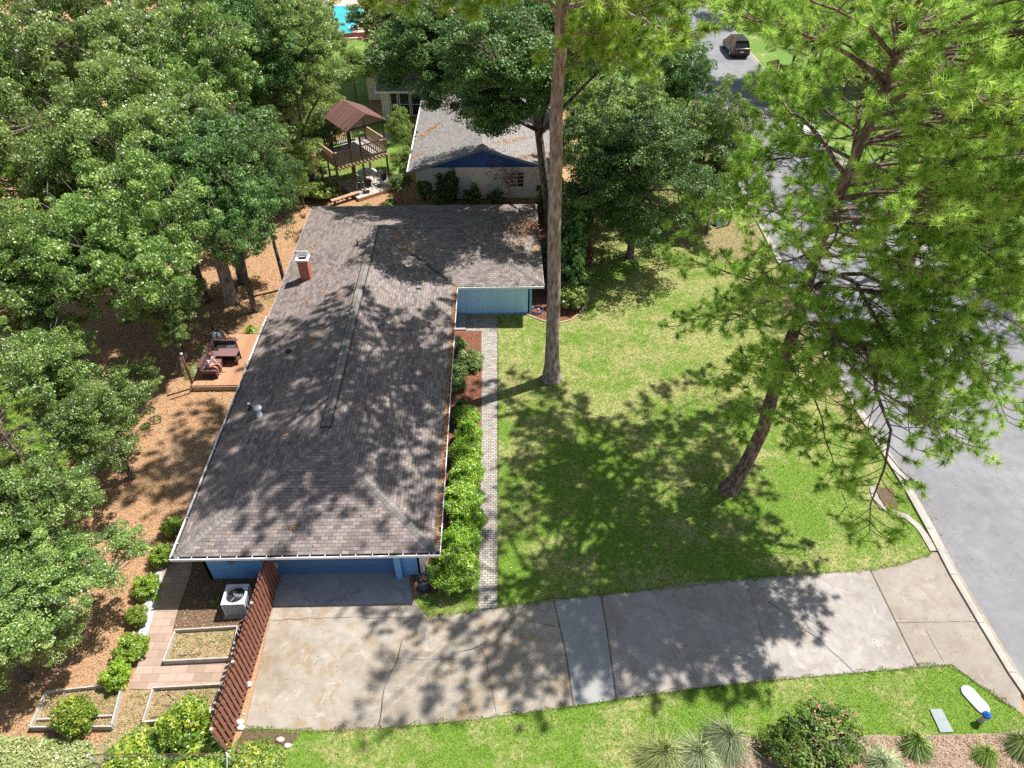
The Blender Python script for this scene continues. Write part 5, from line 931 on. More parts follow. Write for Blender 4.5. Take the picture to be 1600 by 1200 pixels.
b = MB(); b.tube([(-2.6, 54.2, 3.7), (-2.6, 54.2, 4.1)], .07, 8); under(b.build('vent_pipe', ['gutter_dark']), nr_)
rng = np.random.default_rng(21); Ps = []
def nz(x): return NE+ns*min(x-NX0, NX1-x)
for px, py, rr_, n in [(670, 195, 9, 200), (683, 130, 12, 260), (652, 228, 10, 60), (605, 115, 6, 60), (830, 240, 22, 260), (800, 225, 20, 120), (720, 180, 40, 60)]:
    for _ in range(n):
        t = rng.normal(0, 1); p = G(px+t*rr_+rng.normal(0, 2), py-t*rr_*.5+rng.normal(0, 2), 3.4)
        if NX0 < p.x < NX1 and NY0 < p.y < NYB: Ps.append((p.x, p.y, nz(p.x)+.03))
Ps = np.array(Ps); V, F, c = leaf_quads(rng, Ps, unit(np.stack([rng.normal(0, .3, len(Ps)), rng.normal(0, .3, len(Ps)), np.ones(len(Ps))], 1)), .2, .25)
tag(mesh_obj('pine_straw', np_mesh('pine_straw', V, F, c, 'roof_straw')), 'pine straw patches on the grey roof of the neighbouring house', 'pine straw', kind='stuff')

# ================================================================== PLAY TOWER
tw0 = Vector((-11.29, 47.1, 0)); tu = (Vector((-8.01, 49.51, 0))-tw0); TLn = tu.length; ta = math.atan2(tu.y, tu.x)
tow = empty('play_tower', tuple(tw0), ta, 'raised wooden platform with railings and a brown gable roof behind the house', 'play tower'); DV = 3.0; PH = 2.45
def kid(b, name, mats, par=None): o = b.build(name, mats); o.parent = par or tow; return o
posts = [(0.05, .05, 3.45), (1.25, .05, 4.9), (2.1, .05, 4.0), (TLn-.05, .05, 4.95), (.05, DV-.05, 3.4), (1.25, DV-.05, 4.9), (TLn-.05, DV-.05, 4.9), (2.7, DV-.05, 3.4)]
for x, y, h in posts: b = MB(); b.box((x, y, h/2), (.11, .11, h)); kid(b, 'post', ['timber_dark'])
b = MB(); b.box((TLn/2, DV/2, PH-.02), (TLn, DV, .05)); kid(b, 'platform', ['grey_planks'])
b = MB(); b.box((TLn/2, -.03, PH-.16), (TLn, .05, .2)); b.box((TLn/2, DV+.03, PH-.16), (TLn, .05, .2))
for k in range(14): b.box((.15+k*(TLn-.3)/13, DV/2-.1, PH-.14), (.06, DV+.6, .16))
kid(b, 'joist', ['timber_tan'])
def railing(p, q, n, top=.95):
    b = MB(); P = Vector((*p, PH)); Q = Vector((*q, PH)); b.beam(P+Vector((0, 0, top)), Q+Vector((0, 0, top)), .11, .05); b.beam(P+Vector((0, 0, .12)), Q+Vector((0, 0, .12)), .05, .07)
    for k in range(n): s = P.lerp(Q, (k+.5)/n); b.box((s.x, s.y, PH+top*.5+.04), (.05, .05, top-.08))
    kid(b, 'railing', ['timber_tan'])
railing((0, 0), (TLn, 0), 26); railing((0, 0), (0, DV), 18); railing((.3, DV), (TLn-.9, DV), 20); railing((TLn, 0), (TLn, DV), 18)
b = MB(); x0, x1 = 1.0, TLn+.25; xm = (x0+x1)/2; ez, rz2 = 4.75, 5.6
for a, c_ in ((x0, xm), (x1, xm)):
    L = math.hypot(c_-a, rz2-ez); pts = [(a, -.35, ez), (a, DV+.3, ez), (c_, DV+.3, rz2), (c_, -.35, rz2)]; uv = [(0, 0), (3.6, 0), (3.6, L), (0, L)]
    nroof(b, pts, uv); pts2 = [(p[0], p[1], p[2]-.05) for p in pts]; n_ = (Vector(pts2[1])-Vector(pts2[0])).cross(Vector(pts2[2])-Vector(pts2[1])); b.face(pts2[::-1] if n_.z > 0 else pts2)
kid(b, 'roof', ['roof_brown_metal'])
b = MB()
for y in (-.33, DV+.28): b.beam((x0, y, ez-.05), (xm, y, rz2-.05), .04, .10); b.beam((xm, y, rz2-.05), (x1, y, ez-.05), .04, .10)
b.beam((x0+.2, -.05, ez-.06), (x1-.2, -.05, ez-.06), .06, .12); b.beam((x0+.2, DV, ez-.06), (x1-.2, DV, ez-.06), .06, .12); kid(b, 'roof_frame', ['timber_dark'])
ld = empty('ground_deck', tuple(tw0), ta, 'low weathered deck under the play tower carrying chairs', 'deck'); b = MB(); b.box((2.6, .5, .22), (3.6, 3.2, .06)); o = b.build('planks', ['grey_planks']); o.parent = ld
b = MB(); b.box((2.6, -1.12, .14), (3.6, .05, .2)); b.box((.82, .5, .14), (.05, 3.2, .2)); o = b.build('rim_board', ['timber_tan']); o.parent = ld
bn = empty('timber_bench', tuple(tw0), ta, 'long low timber bench left of the deck under the tower', 'bench'); b = MB(); b.box((.1, -.55, .42), (2.2, .34, .05)); o = b.build('seat', ['timber_tan']); o.parent = bn
for k in (-.85, .1, 1.0): b = MB(); b.box((.1+k, -.55, .2), (.08, .28, .4)); o = b.build('leg', ['timber_dark']); o.parent = bn
def chair(x, y, rz, label, mat='black_plastic'):
    c = tw0+Matrix.Rotation(ta, 3, 'Z') @ Vector((x, y, 0)); e = empty('patio_chair', (c.x, c.y, .25), ta+rz, label, 'chair', 'patio chairs under the play tower'); b = MB(); b.box((0, 0, .42), (.5, .48, .04)); b.build('seat', mat, e); b = MB(); b.box((0, .25, .72), (.5, .04, .55)); b.build('backrest', mat, e)
    for sx in (-.25, .25): b = MB(); b.tube([(sx, -.25, 0), (sx, -.22, .6), (sx, .25, .6), (sx, .3, 0)], .018, 6); b.build('arm_frame', 'white_metal', e)
chair(2.0, -.55, 2.6, 'black patio chair at the front edge of the lower deck'); chair(3.2, -.3, 3.5, 'black patio chair at the right corner of the lower deck'); chair(1.7, .15, 1.2, 'black patio chair beside the white cloth in the shade of the tower')
c = tw0+Matrix.Rotation(ta, 3, 'Z') @ Vector((2.7, .9, 0)); e = empty('patio_table', (c.x, c.y, .25), ta, 'round white patio table under the play tower', 'table'); b = MB(); b.lathe((0, 0, .68), [(0, .05), (.7, .05), (.72, .03), (.7, 0), (0, 0)], 24); b.build('table_top', 'white_metal', e)
for k in range(4): a = k*1.57+.78; b = MB(); b.tube([(.5*math.cos(a), .5*math.sin(a), 0), (.4*math.cos(a), .4*math.sin(a), .68)], .025, 6); b.build('leg', 'white_metal', e)

# ================================================================== POOL YARD
b = MB(); pw = GP([(513, 17), (520, 9), (560, 9), (568, 17), (548, 55), (536, 55)], .20); b.face([(p[0], p[1], .20) for p in (pw if sum(pw[i][0]*pw[(i+1) % 6][1]-pw[(i+1) % 6][0]*pw[i][1] for i in range(6)) > 0 else pw[::-1])]); b.build('pool_water', 'pool_water', kind='structure')
b = MB(); b.prism([p[:2] for p in GP([(500, 22), (503, 0), (590, -6), (578, 30), (566, 59), (533, 60)], .18)], 0, .17); b.build('pool_deck', 'coping_pink', kind='structure')
e = empty('pool_fence', tuple(G(556, 63)), 0, 'low brown slatted fence at the near end of the swimming pool', 'fence'); p = G(530, 62); q = G(584, 58); o_ = G(556, 63); b = MB()
for k in range(40): s = p.lerp(q, k/39)-o_; b.box((s.x, s.y, .3), (.10, .03, .6))
b.build('slats', 'vent_pink', e); b = MB(); b.beam(p-o_+Vector((0, .04, .5)), q-o_+Vector((0, .04, .5)), .05, .08); b.beam(p-o_+Vector((0, .04, .15)), q-o_+Vector((0, .04, .15)), .05, .08); b.build('rail', 'vent_pink', e)
p = G(556, 46, .2); e = empty('pool_lounger', tuple(p), .3, 'small white lounger on the pink pool deck', 'lounger'); b = MB(); b.box((0, 0, .3), (1.5, .6, .06)); b.build('seat', 'white_metal', e); b = MB(); b.beam((.7, 0, .33), (1.15, 0, .75), .6, .05); b.build('backrest', 'white_metal', e)
for sx in (-.6, .5):
    for sy in (-.22, .22): b = MB(); b.box((sx, sy, .14), (.05, .05, .27)); b.build('leg', 'white_metal', e)

# ================================================================== VEHICLES
def car(pxy, rz, paint_m, label, suv=True):
    e = empty('parked_car', (pxy.x, pxy.y, .02), rz, label, 'car'); L, Wd = (4.7, 1.86); Hh = 1.65 if suv else 1.45; b = MB()
    # body from cross-sections (x right, y forward), front at +y
    def ring(y, w, z0, z1, wt): return [(-w, y, z0), (-w*1.02, y, (z0+z1)*.55), (-wt, y, z1), (wt, y, z1), (w*1.02, y, (z0+z1)*.55), (w, y, z0)]
    R_ = [ring(-L/2, .80, .42, .92, .74), ring(-L/2+.12, .88, .30, 1.02, .82), ring(-L/2+.5, .92, .26, 1.02, .86), ring(-.6, .93, .24, 1.0, .88), ring(.9, .93, .24, .98, .86), ring(1.7, .91, .26, .90, .80), ring(L/2-.12, .82, .30, .74, .66), ring(L/2, .70, .40, .62, .58)]
    vs = [p for r in R_ for p in r]; fs = [(i*6+j, i*6+(j+1) % 6, (i+1)*6+(j+1) % 6, (i+1)*6+j) for i in range(7) for j in range(6)]+[tuple(range(5, -1, -1))[::1], tuple(42+j for j in range(6))]
    b.raw(vs, fs, 0, True); b.build('body', paint_m, e, bevel=.02)
    b = MB(); y0, y1, y2, y3 = (-L/2+.15, -L/2+.55, .35, 1.25); zb, zt_ = .98, Hh
    vs = [(-.80, y0, zb), (.80, y0, zb), (.84, y3, zb), (-.84, y3, zb), (-.62, y1, zt_-.05), (.62, y1, zt_-.05), (.64, y2, zt_-.04), (-.64, y2, zt_-.04)]; b.raw(vs, [(0, 1, 5, 4), (1, 2, 6, 5), (2, 3, 7, 6), (3, 0, 4, 7)], 0, False); b.build('windows', 'glass_dark', e)
    b = MB(); b.box((0, (y1+y2)/2, zt_-.01), (1.30, y2-y1+.12, .07)); 
    for sx in (-1, 1): b.beam((.80*sx, y0, zb), (.63*sx, y1, zt_-.04), .07, .07); b.beam((.84*sx, y3, zb), (.65*sx, y2, zt_-.03), .06, .06); b.beam((.835*sx, -.4, zb), (.645*sx, -.4, zt_-.03), .06, .06)
    b.build('roof', paint_m, e, bevel=.02)
    for sx in (-.86, .86):
        for sy in (-1.4, 1.42):
            o = MB(); o.tube([(sx-.1, sy, .34), (sx+.1, sy, .34)], .34, 18, smooth=False); t = o.build('wheel', 'tyre', e); o = MB(); o.tube([(sx-.11, sy, .34), (sx+.11, sy, .34)], .20, 12, smooth=False); o.build('rim', 'pole_metal', t)
    for sx in (-.66, .66): b = MB(); b.box((sx, -L/2-.0, .80), (.34, .06, .15)); b.build('taillight', 'tail_red', e)
    b = MB(); b.box((0, -L/2-.01, .70), (.34, .03, .16)); b.build('number_plate', 'white_metal', e); b = MB(); b.box((0, -L/2+.0, .42), (1.6, .10, .14)); b.build('bumper', 'black_plastic', e)
sdir = (krt[3]-krt[2] if isinstance(krt[3], Vector) else Vector(krt[3])-Vector(krt[2])); sa = math.atan2(-(Vector(krt[2])-Vector(krt[3])).x, (Vector(krt[2])-Vector(krt[3])).y)
cp = G(1157, 91); car(cp+Vector((-.1, 2.0, 0)), sa, 'car_paint_dark', 'dark parked car seen from behind at the far right kerb'); cp = G(1262, 232); car(cp+Vector((-.2, .8, 0)), sa+.05, 'car_paint_white', 'pale parked car half hidden by pine branches', False)
# garden bench on the far lawn
def gbench(px, py, rz, label):
    p = G(px, py); e = empty('garden_bench', (p.x, p.y, .02), rz, label, 'bench', 'dark benches on the shaded far lawn'); b = MB()
    for k in range(4): b.box((0, -.18+k*.12, .45), (1.6, .09, .03))
    b.build('seat', 'bench_wood', e); b = MB()
    for k in range(4): b.box((0, .25+k*.02, .55+k*.12), (1.6, .03, .09))
    b.build('backrest', 'bench_wood', e)
    for s in (-.75, .75): b = MB(); b.box((s, -.18, .22), (.07, .07, .44)); b.box((s, .24, .45), (.07, .07, .9)); b.box((s, .02, .62), (.07, .5, .05)); b.build('leg', 'bench_wood', e)
gbench(1208, 112, .5, 'dark wooden bench nearer the kerb on the far lawn'); gbench(1228, 120, -.4, 'dark wooden bench beside the first one, half under pine branches')
# utility post and pale lid on the verge by the far end of the lawn
p = G(1138, 352); e = empty('wooden_post', tuple(p), 0, 'short grey wooden post on the verge near the oaks', 'post'); b = MB(); b.tube([(0, 0, 0), (.05, 0, 1.9)], [.09, .07], 10); b.build('shaft', 'timber_grey', e); b = MB(); b.lathe((.05, 0, 1.9), [(.09, 0), (.07, .05), (0, .08)], 10); b.build('cap', 'timber_grey', e)
p = G(1124, 350); e = empty('utility_box', tuple(p), .4, 'pale aqua utility box on the verge beside the short post', 'utility box'); b = MB(); b.box((0, 0, .2), (.8, .5, .4)); b.build('housing', 'aqua_lid', e, bevel=.03); b = MB(); b.box((0, 0, .43), (.86, .56, .05)); b.build('lid', 'aqua_lid', e, bevel=.02)

# ================================================================== DECK, SOFA, PERSON
DZ = .35; dk = empty('wooden_deck', (-13.2, 28.8, 0), 0, 'orange brown wooden deck against the left side of the house', 'deck'); b = MB(); b.box((-13.25+13.2, .02, DZ-.03), (4.4, 4.15, .06)); b.build('planks', 'deck_planks', dk); b = MB(); b.box((-.05, -2.08, DZ-.19), (4.4, .05, .26)); b.box((-2.27, 0, DZ-.19), (.05, 4.1, .26)); b.build('rim_board', 'timber_tan', dk)
for x in (-2.1, -.7, .7, 2.0):
    for y in (-1.9, 1.9): b = MB(); b.box((x, y, .1), (.12, .12, .2)); b.build('footing', 'timber_dark', dk)
# corner sofa
s0 = G(314, 592, DZ); sf = empty('corner_sofa', (s0.x, s0.y, DZ), -.03, 'brown wicker corner sofa on the deck with the person on it', 'sofa')
b = MB(); b.box((.05, 1.15, .38), (.16, 2.3, .76)); b.build('backrest', 'wicker', sf, bevel=.02); b = MB(); b.box((.48, 1.0, .17), (.72, 2.0, .34)); b.build('base', 'wicker', sf, bevel=.015); b = MB(); b.box((.48, .9, .40), (.70, 1.75, .12)); b.build('seat_cushion', 'wicker_top', sf, bevel=.03)
b = MB(); b.box((.68, 2.28, .38), (1.12, .16, .70)); b.build('backrest', 'wicker', sf, bevel=.02); b = MB(); b.box((.85, 1.85, .19), (.78, .7, .30)); b.build('base', 'wicker', sf, bevel=.015); b = MB(); b.box((.48, 1.95, .43), (.68, .55, .12)); b.build('seat_cushion', 'black_plastic', sf, bevel=.03); b = MB(); b.box((1.02, 1.95, .43), (.40, .6, .12)); b.build('seat_cushion', 'cushion_dark', sf, bevel=.03)
b = MB(); b.box((.48, .04, .26), (.8, .08, .5)); b.build('armrest', 'wicker', sf, bevel=.02)
tb = empty('patio_table', (s0.x+1.12, s0.y+1.25, DZ), -.03, 'dark brown low table with open shelf in front of the corner sofa', 'table'); b = MB(); b.box((0, .1, .60), (1.05, .62, .05)); b.build('table_top', 'wicker_top', tb, bevel=.01); b = MB(); b.box((0, .1, .2), (.95, .52, .04)); b.build('shelf', 'wicker', tb)
for sx in (-.46, .46):
    for sy in (-.16, .36): b = MB(); b.box((sx, sy, .29), (.07, .07, .58)); b.build('leg', 'wicker', tb)
b = MB(); b.box((0, .385, .38), (.88, .02, .36)); b.build('back_panel', 'wicker', tb)
# person, seated, facing the house (+x), leaning forward over a phone
def skin_body(name, chain, edges, mat, parent, sub=2):
    me = bpy.data.meshes.new(name); me.from_pydata([c[:3] for c in chain], edges, []); o = bpy.data.objects.new(name, me); C.objects.link(o); m = o.modifiers.new('s', 'SKIN'); lay = me.skin_vertices[0].data
    for i, c in enumerate(chain): lay[i].radius = (c[3], c[4] if len(c) > 4 else c[3]); lay[i].use_root = i == 0
    m.use_smooth_shade = True; s = o.modifiers.new('ss', 'SUBSURF'); s.levels = sub; s.render_levels = sub; bpy.context.view_layer.update(); dg = bpy.context.evaluated_depsgraph_get(); nm = bpy.data.meshes.new_from_object(o.evaluated_get(dg)); bpy.data.objects.remove(o)
    nm.name = name; nm.materials.clear(); nm.materials.append(MAT[mat]); q = bpy.data.objects.new(name, nm); C.objects.link(q); q.parent = parent; nm.polygons.foreach_set('use_smooth', [True]*len(nm.polygons)); return q
pe = empty('person', (s0.x+.42, s0.y+.42, DZ), -.15, 'person in a pale shirt and shorts sitting on the corner sofa, bent over their hands', 'person')
body = [(0, 0, .56, .14, .11), (.05, 0, .70, .125, .10), (.12, 0, .85, .13, .10), (.17, 0, .98, .12, .10), (.21, 0, 1.07, .055), (.26, 0, 1.16, .075), (.29, 0, 1.24, .095, .085), (.28, 0, 1.31, .07),
        (.02, .10, .55, .095), (.25, .13, .56, .082), (.46, .15, .55, .065), (.50, .16, .32, .055), (.50, .17, .10, .04), (.52, .17, .04, .038), (.66, .19, .03, .028),
        (.02, -.10, .55, .095), (.25, -.12, .57, .082), (.46, -.12, .57, .065), (.44, -.08, .34, .055), (.40, -.03, .12, .04), (.42, -.03, .04, .038), (.55, -.02, .03, .028),
        (.16, .17, .98, .055), (.20, .23, .80, .045), (.34, .15, .70, .037), (.44, .07, .72, .028), (.16, -.17, .98, .055), (.20, -.23, .80, .045), (.34, -.15, .70, .037), (.44, -.05, .72, .028)]
ed = [(0, 1), (1, 2), (2, 3), (3, 4), (4, 5), (5, 6), (6, 7), (0, 8), (8, 9), (9, 10), (10, 11), (11, 12), (12, 13), (13, 14), (0, 15), (15, 16), (16, 17), (17, 18), (18, 19), (19, 20), (20, 21), (3, 22), (22, 23), (23, 24), (24, 25), (3, 26), (26, 27), (27, 28), (28, 29)]
k = len(body)
for side, hb_ in ((1, 25), (-1, 29)):      # hands: four fingers and a thumb each
    hx, hy, hz = body[hb_][:3]; pl = len(body); body.append((hx+.05, hy-side*.01, hz+.005, .026, .016)); ed.append((hb_, pl))
    for f in range(4): fy = hy+side*(.028-.018*f); L1 = (.042, .05, .047, .036)[f]; a = len(body); body += [(hx+.075, fy, hz+.006, .0095), (hx+.075+L1, fy-side*.004, hz+.0, .0085), (hx+.08+L1*1.2, fy-side*.012, hz-.022, .0075)]; ed += [(pl, a), (a, a+1), (a+1, a+2)]
    a = len(body); body += [(hx+.04, hy-side*.035, hz+.012, .010), (hx+.075, hy-side*.045, hz+.016, .009)]; ed += [(pl, a), (a, a+1)]
skin_body('body', body, ed, 'skin', pe)
skin_body('shirt', [(0, 0, .58, .16, .13), (.05, 0, .70, .145, .12), (.12, 0, .85, .148, .12), (.165, 0, .97, .135, .115), (.185, 0, 1.03, .08, .08), (.16, .17, .985, .07), (.19, .22, .85, .062), (.16, -.17, .985, .07), (.19, -.22, .85, .062)], [(0, 1), (1, 2), (2, 3), (3, 4), (3, 5), (5, 6), (3, 7), (7, 8)], 'shirt_pale', pe)
skin_body('shorts', [(0, 0, .56, .15, .12), (.03, .10, .56, .108), (.26, .13, .565, .095), (.03, -.10, .56, .108), (.26, -.12, .575, .095)], [(0, 1), (1, 2), (0, 3), (3, 4)], 'shorts_pink', pe)
b = MB(); b.lathe((0, 0, 0), [(.0, .105), (.05, .095), (.085, .06), (.10, .0), (.095, -.05), (.07, -.08)], 14); hr = b.build('hair', 'hair_auburn', pe); hr.location = (.265, 0, 1.255); hr.rotation_euler = (0, .1, 0)
b = MB(); b.lathe((.383, 0, 1.225), [(0, .014), (.012, 0), (0, -.012)], 6)
for s in (-.035, .035): b.lathe((.372, s, 1.255), [(0, .010), (.010, 0), (0, -.010)], 6, 1)
b.box((.368, 0, 1.185), (.02, .045, .010), mi=2); b.build('face', ['skin', 'black_plastic', 'hair_auburn'], pe)
b = MB(); b.box((.53, .01, .74), (.11, .07, .012)); b.build('phone', 'black_plastic', None, 'black phone held by the person on the sofa', 'phone').matrix_world = pe.matrix_world.copy() if False else Matrix.Translation((s0.x+.42, s0.y+.42, DZ)) @ Matrix.Rotation(-.15, 4, 'Z')
# poles with the patterned ball, rope
def pole(px, py, tx, ty, label, r=.06):
    p = G(px, py); t = GY(tx, ty, p.y)-p; e = empty('pole', tuple(p), 0, label, 'pole', 'rusty brown poles beside the deck'); b = MB(); b.tube([(0, 0, 0), tuple(t*.5), tuple(t)], r, 10); b.build('shaft', 'pole_rust', e); b = MB(); b.lathe(tuple(t), [(r*1.3, -.02), (r*1.3, .03), (0, .05)], 10); b.build('cap', 'timber_grey', e); return p, p+t
pa, pat = pole(303, 606, 283, 553, 'rusty pole at the front left corner of the deck'); pb, pbt = pole(336, 524, 324, 488, 'rusty pole at the back left corner of the deck')
p = G(341, 524, DZ); e = empty('ball_planter', (p.x, p.y, 0.02), 0, 'round black and white patterned planter at the back deck corner', 'planter'); b = MB(); r_ = .36
for k in range(12):
    a0, a1 = k*math.pi/6, (k+1)*math.pi/6; prof = [(.14, 0), (.29, .12), (.36, .33), (.31, .52), (.2, .62), (.13, .64)]
    vs = [(r*math.cos(a), r*math.sin(a), z) for r, z in prof for a in (a0, (a0+a1)/2, a1)]; b.raw(vs, [(i*3+j, i*3+j+1, i*3+j+4, i*3+j+3) for i in range(5) for j in range(2)], k % 2, True)
b.build('shell', ['white_metal', 'conduit_grey'], e); b = MB(); b.lathe((0, 0, .6), [(0, 0), (.13, 0)], 12); b.build('soil', 'dark_soil', e); e.scale = (1, 1, 1)
rp0 = G(303, 612); b = MB(); q1 = G(295, 616); q2 = G(266, 625); b.tube([tuple(rp0+Vector((0, 0, .3))), tuple(q1+Vector((0, 0, .05))), tuple((q1+q2)/2+Vector((0, 0, .03))), tuple(q2+Vector((0, 0, .03)))], .025, 6); b.build('rope', 'pole_rust', None, 'dark rope lying on the ground by the front deck corner', 'rope')

# ================================================================== SIDE YARD: FENCE, BEDS, AIR CONDITIONER, SMALL THINGS
fx0, fy0, fx1, fy1 = -8.72, 15.75, -8.93, 9.25; fe = empty('board_fence', ((fx0+fx1)/2, (fy0+fy1)/2, 0), 0, 'brown shadowbox fence of upright boards beside the driveway', 'fence'); o_ = Vector(((fx0+fx1)/2, (fy0+fy1)/2, 0)); A = Vector((fx0, fy0, 0)); B_ = Vector((fx1, fy1, 0)); t = (B_-A).normalized(); nn = Vector((-t.y, t.x, 0)); Lf = (B_-A).length
n = int(Lf/.105); rr = random.Random(3)
for side in (1, -1):
    b = MB()
    for k in range(n):
        if (k % 2 == 0) != (side == 1): continue
        s = A+t*(k+.5)*Lf/n-o_+nn*side*.055; hh_ = 1.82+rr.uniform(-.015, .015); b.box((s.x, s.y, hh_/2+.03), (.019, .135, hh_), math.atan2(t.y, t.x)-math.pi/2)
    q = b.build('board_row', 'fence_brown', fe)
b = MB()
for z in (.35, 1.0, 1.6): b.beam(A-o_+Vector((0, 0, z)), B_-o_+Vector((0, 0, z)), .06, .09)
b.build('rail', 'fence_brown', fe)
for k in range(4): s = A+t*(Lf*k/3*.985+.05)-o_; b = MB(); b.box((s.x, s.y, .95), (.085, .085, 1.9)); b.build('post', 'timber_grey', fe)
def bedbox(corners, label, h=.28, wd=.05, ex=None, soil='weedy_soil'):
    P = [Vector(G(*c)) for c in corners]; c0 = sum(P, Vector())/len(P); e = empty('raised_bed', tuple(c0), 0, label, 'raised bed', 'timber raised beds left of the fence')
    for i in range(len(P)):
        a, q = P[i]-c0, P[(i+1) % len(P)]-c0; d = (q-a).normalized(); b = MB(); b.beam(a+Vector((0, 0, h/2))-d*(0 if i % 2 else wd/2), q+Vector((0, 0, h/2))+d*(0 if i % 2 else wd/2)-d*(wd/2 if i % 2 else 0)*2, wd, h); b.build('side_board', 'timber_grey', e)
    q = [(p-c0) for p in P]; b = MB(); ar = sum(q[i].x*q[(i+1) % len(q)].y-q[(i+1) % len(q)].x*q[i].y for i in range(len(q))); q = q if ar > 0 else q[::-1]; b.face([(v.x, v.y, .10) for v in q]); b.build('soil', soil, e)
    if ex: a, q = G(*ex[0])-c0, G(*ex[1])-c0; b = MB(); b.beam(a+Vector((0, 0, h*.4)), q+Vector((0, 0, h*.4)), wd, h*.8); b.build('cross_board', 'timber_grey', e)
    return e
bedbox([(277, 990), (374, 984), (364, 1033), (259, 1038)], 'raised bed nearest the air conditioner', ex=None); bedbox([(243, 1080), (348, 1074), (332, 1124), (227, 1133)], 'lower raised bed against the fence, with a white disc in it'); bedbox([(76, 1086), (195, 1073), (178, 1140), (52, 1141)], 'outer weathered raised bed farthest from the fence', ex=((62, 1128), (178, 1122)))
for k_, (P4, zz_) in enumerate([([(279, 992), (372, 986), (362, 1030), (262, 1035)], .10), ([(245, 1082), (346, 1076), (330, 1122), (230, 1130)], .10), ([(78, 1088), (193, 1075), (176, 1138), (56, 1139)], .10), ([(203, 1082), (238, 1082), (222, 1135), (230, 1160), (150, 1165), (178, 1138)], .014)]):
    scatter('leaf_litter', GP(P4), 260, .07, 'straw_scatter', zz_, 80+k_, .5, .35, label=['dry leaves in the bed nearest the air conditioner', 'dry leaves in the lower raised bed', 'dry leaves in the outer raised bed', 'dry leaves on the weedy ground between the beds'][k_], cat='leaf litter', hmax=.05)
def stick(p, q, r, h0, label):
    a, c_ = G(*p, h0), G(*q, h0); b = MB(); m = (a+c_)/2+Vector((0, 0, .03)); b.tube([a-a, m-a, c_-a], [r, r*.9, r*.6], 6); o = b.build('stick', 'bark_twig', None, label, 'stick', 'loose sticks in the raised beds'); o.location = a
stick((262, 1083), (277, 1098), .015, .14, 'thin dark stick lying across the far corner of the lower bed'); stick((258, 1101), (280, 1104), .015, .14, 'short stick in the middle of the lower bed'); stick((236, 1121), (273, 1114), .014, .14, 'long thin stick near the front board of the lower bed'); stick((280, 1024), (312, 1021), .014, .14, 'pale stick at the front of the bed nearest the air conditioner')
def disc(px, py, r, h, label):
    p = G(px, py, h); b = MB(); b.lathe((0, 0, 0), [(0, .02), (r*.8, .02), (r, 0), (r*.95, -.03), (0, -.03)], 20); o = b.build('round_lid', 'white_metal', None, label, 'lid'); o.location = p
disc(323, 1113, .145, .35, 'white round lid lying at the edge of the lower raised bed')
# air conditioner
p = G(368, 934, .8); p = G(366, 956, .0)+Vector((.0, .45, 0)); p = G(367, 928, .88); e = empty('air_conditioner', (p.x, p.y, 0), .02, 'white outdoor air conditioner unit beside the fence', 'air conditioner'); S = .84; b = MB(); b.box((0, 0, .05), (S+.16, S+.16, .10)); b.build('pad', 'kerb_concrete', e)
b = MB()
for k in range(4):
    ang = k*math.pi/2; M = Matrix.Rotation(ang, 4, 'Z')
    for j in range(13): b.box(None, (.018, .03, .68), M=M @ Matrix.Translation((-S/2+.06+j*(S-.12)/12, -S/2+.015, .46)))
b.box((0, 0, .40), (S-.08, S-.08, .56)); b.build('side_grille', 'ac_white', e)
b = MB(); N_ = 24; ri, ro = .35, S/2; vs = []; 
for j in range(N_):
    a = 2*math.pi*j/N_; c_, s_ = math.cos(a), math.sin(a); k_ = ro/max(abs(c_), abs(s_)); vs += [(ri*c_, ri*s_, .86), (k_*c_, k_*s_, .86), (k_*c_, k_*s_, .80), (ri*c_, ri*s_, .70)]
fs = []
for j in range(N_): q = (j+1) % N_; fs += [(j*4, j*4+1, q*4+1, q*4), (j*4+1, j*4+2, q*4+2, q*4+1), (j*4+3, j*4, q*4, q*4+3)]
b.raw(vs, fs); b.build('top_panel', 'ac_white', e); b = MB(); b.lathe((0, 0, .70), [(0, 0), (.36, 0)], 20); b.build('fan_well', 'black_plastic', e)
b = MB()
for k in range(3): M = Matrix.Rotation(k*2.094, 4, 'Z') @ Matrix.Translation((.14, 0, .76)) @ Matrix.Rotation(.5, 4, 'X'); b.box(None, (.24, .13, .008), M=M)
b.lathe((0, 0, .74), [(.06, 0), (.06, .07), (0, .08)], 12); b.build('fan', 'conduit_grey', e); b = MB()
for k in range(1, 6): b.lathe((0, 0, .868), [(.065*k+.003, 0), (.065*k, .005), (.065*k-.003, 0)], 28)
for k in range(6): a = k*math.pi/3; b.beam((.03*math.cos(a), .03*math.sin(a), .872), (.31*math.cos(a), .31*math.sin(a), .872), .006, .006)
b.build('fan_guard', 'gutter_dark', e)
b = MB()
for sx in (-1, 1):
    for sy in (-1, 1): b.box((sx*(S/2-.02), sy*(S/2-.02), .46), (.05, .05, .74))
b.build('corner_post', 'ac_white', e)
clump(338, 940, .22, .3, 60, 'leaf_citrus', 'small yellow flecked weed left of the air conditioner', None, 31, .02); clump(244, 936, .2, .2, 50, 'leaf_hedge', 'tiny green weed in the gravel by the side walk', None, 32, .02)
# tools leaning by the fence
p = G(405, 888, .6); e = empty('garden_tools', (p.x, p.y+.2, 0), 0, 'orange and brown garden tools leaning by the wall and fence corner', 'tools'); b = MB(); b.beam((-.25, .1, 1.0), (.3, .15, 1.05), .07, .05); b.build('handle', 'orange_tool', e)
for k in range(3): b = MB(); b.beam((-.1+k*.12, -.15, .02), (-.05+k*.13, .2, 1.25-.15*k), .06, .04); b.build('shaft', ['orange_tool', 'timber_dark', 'timber_tan'][k], e)
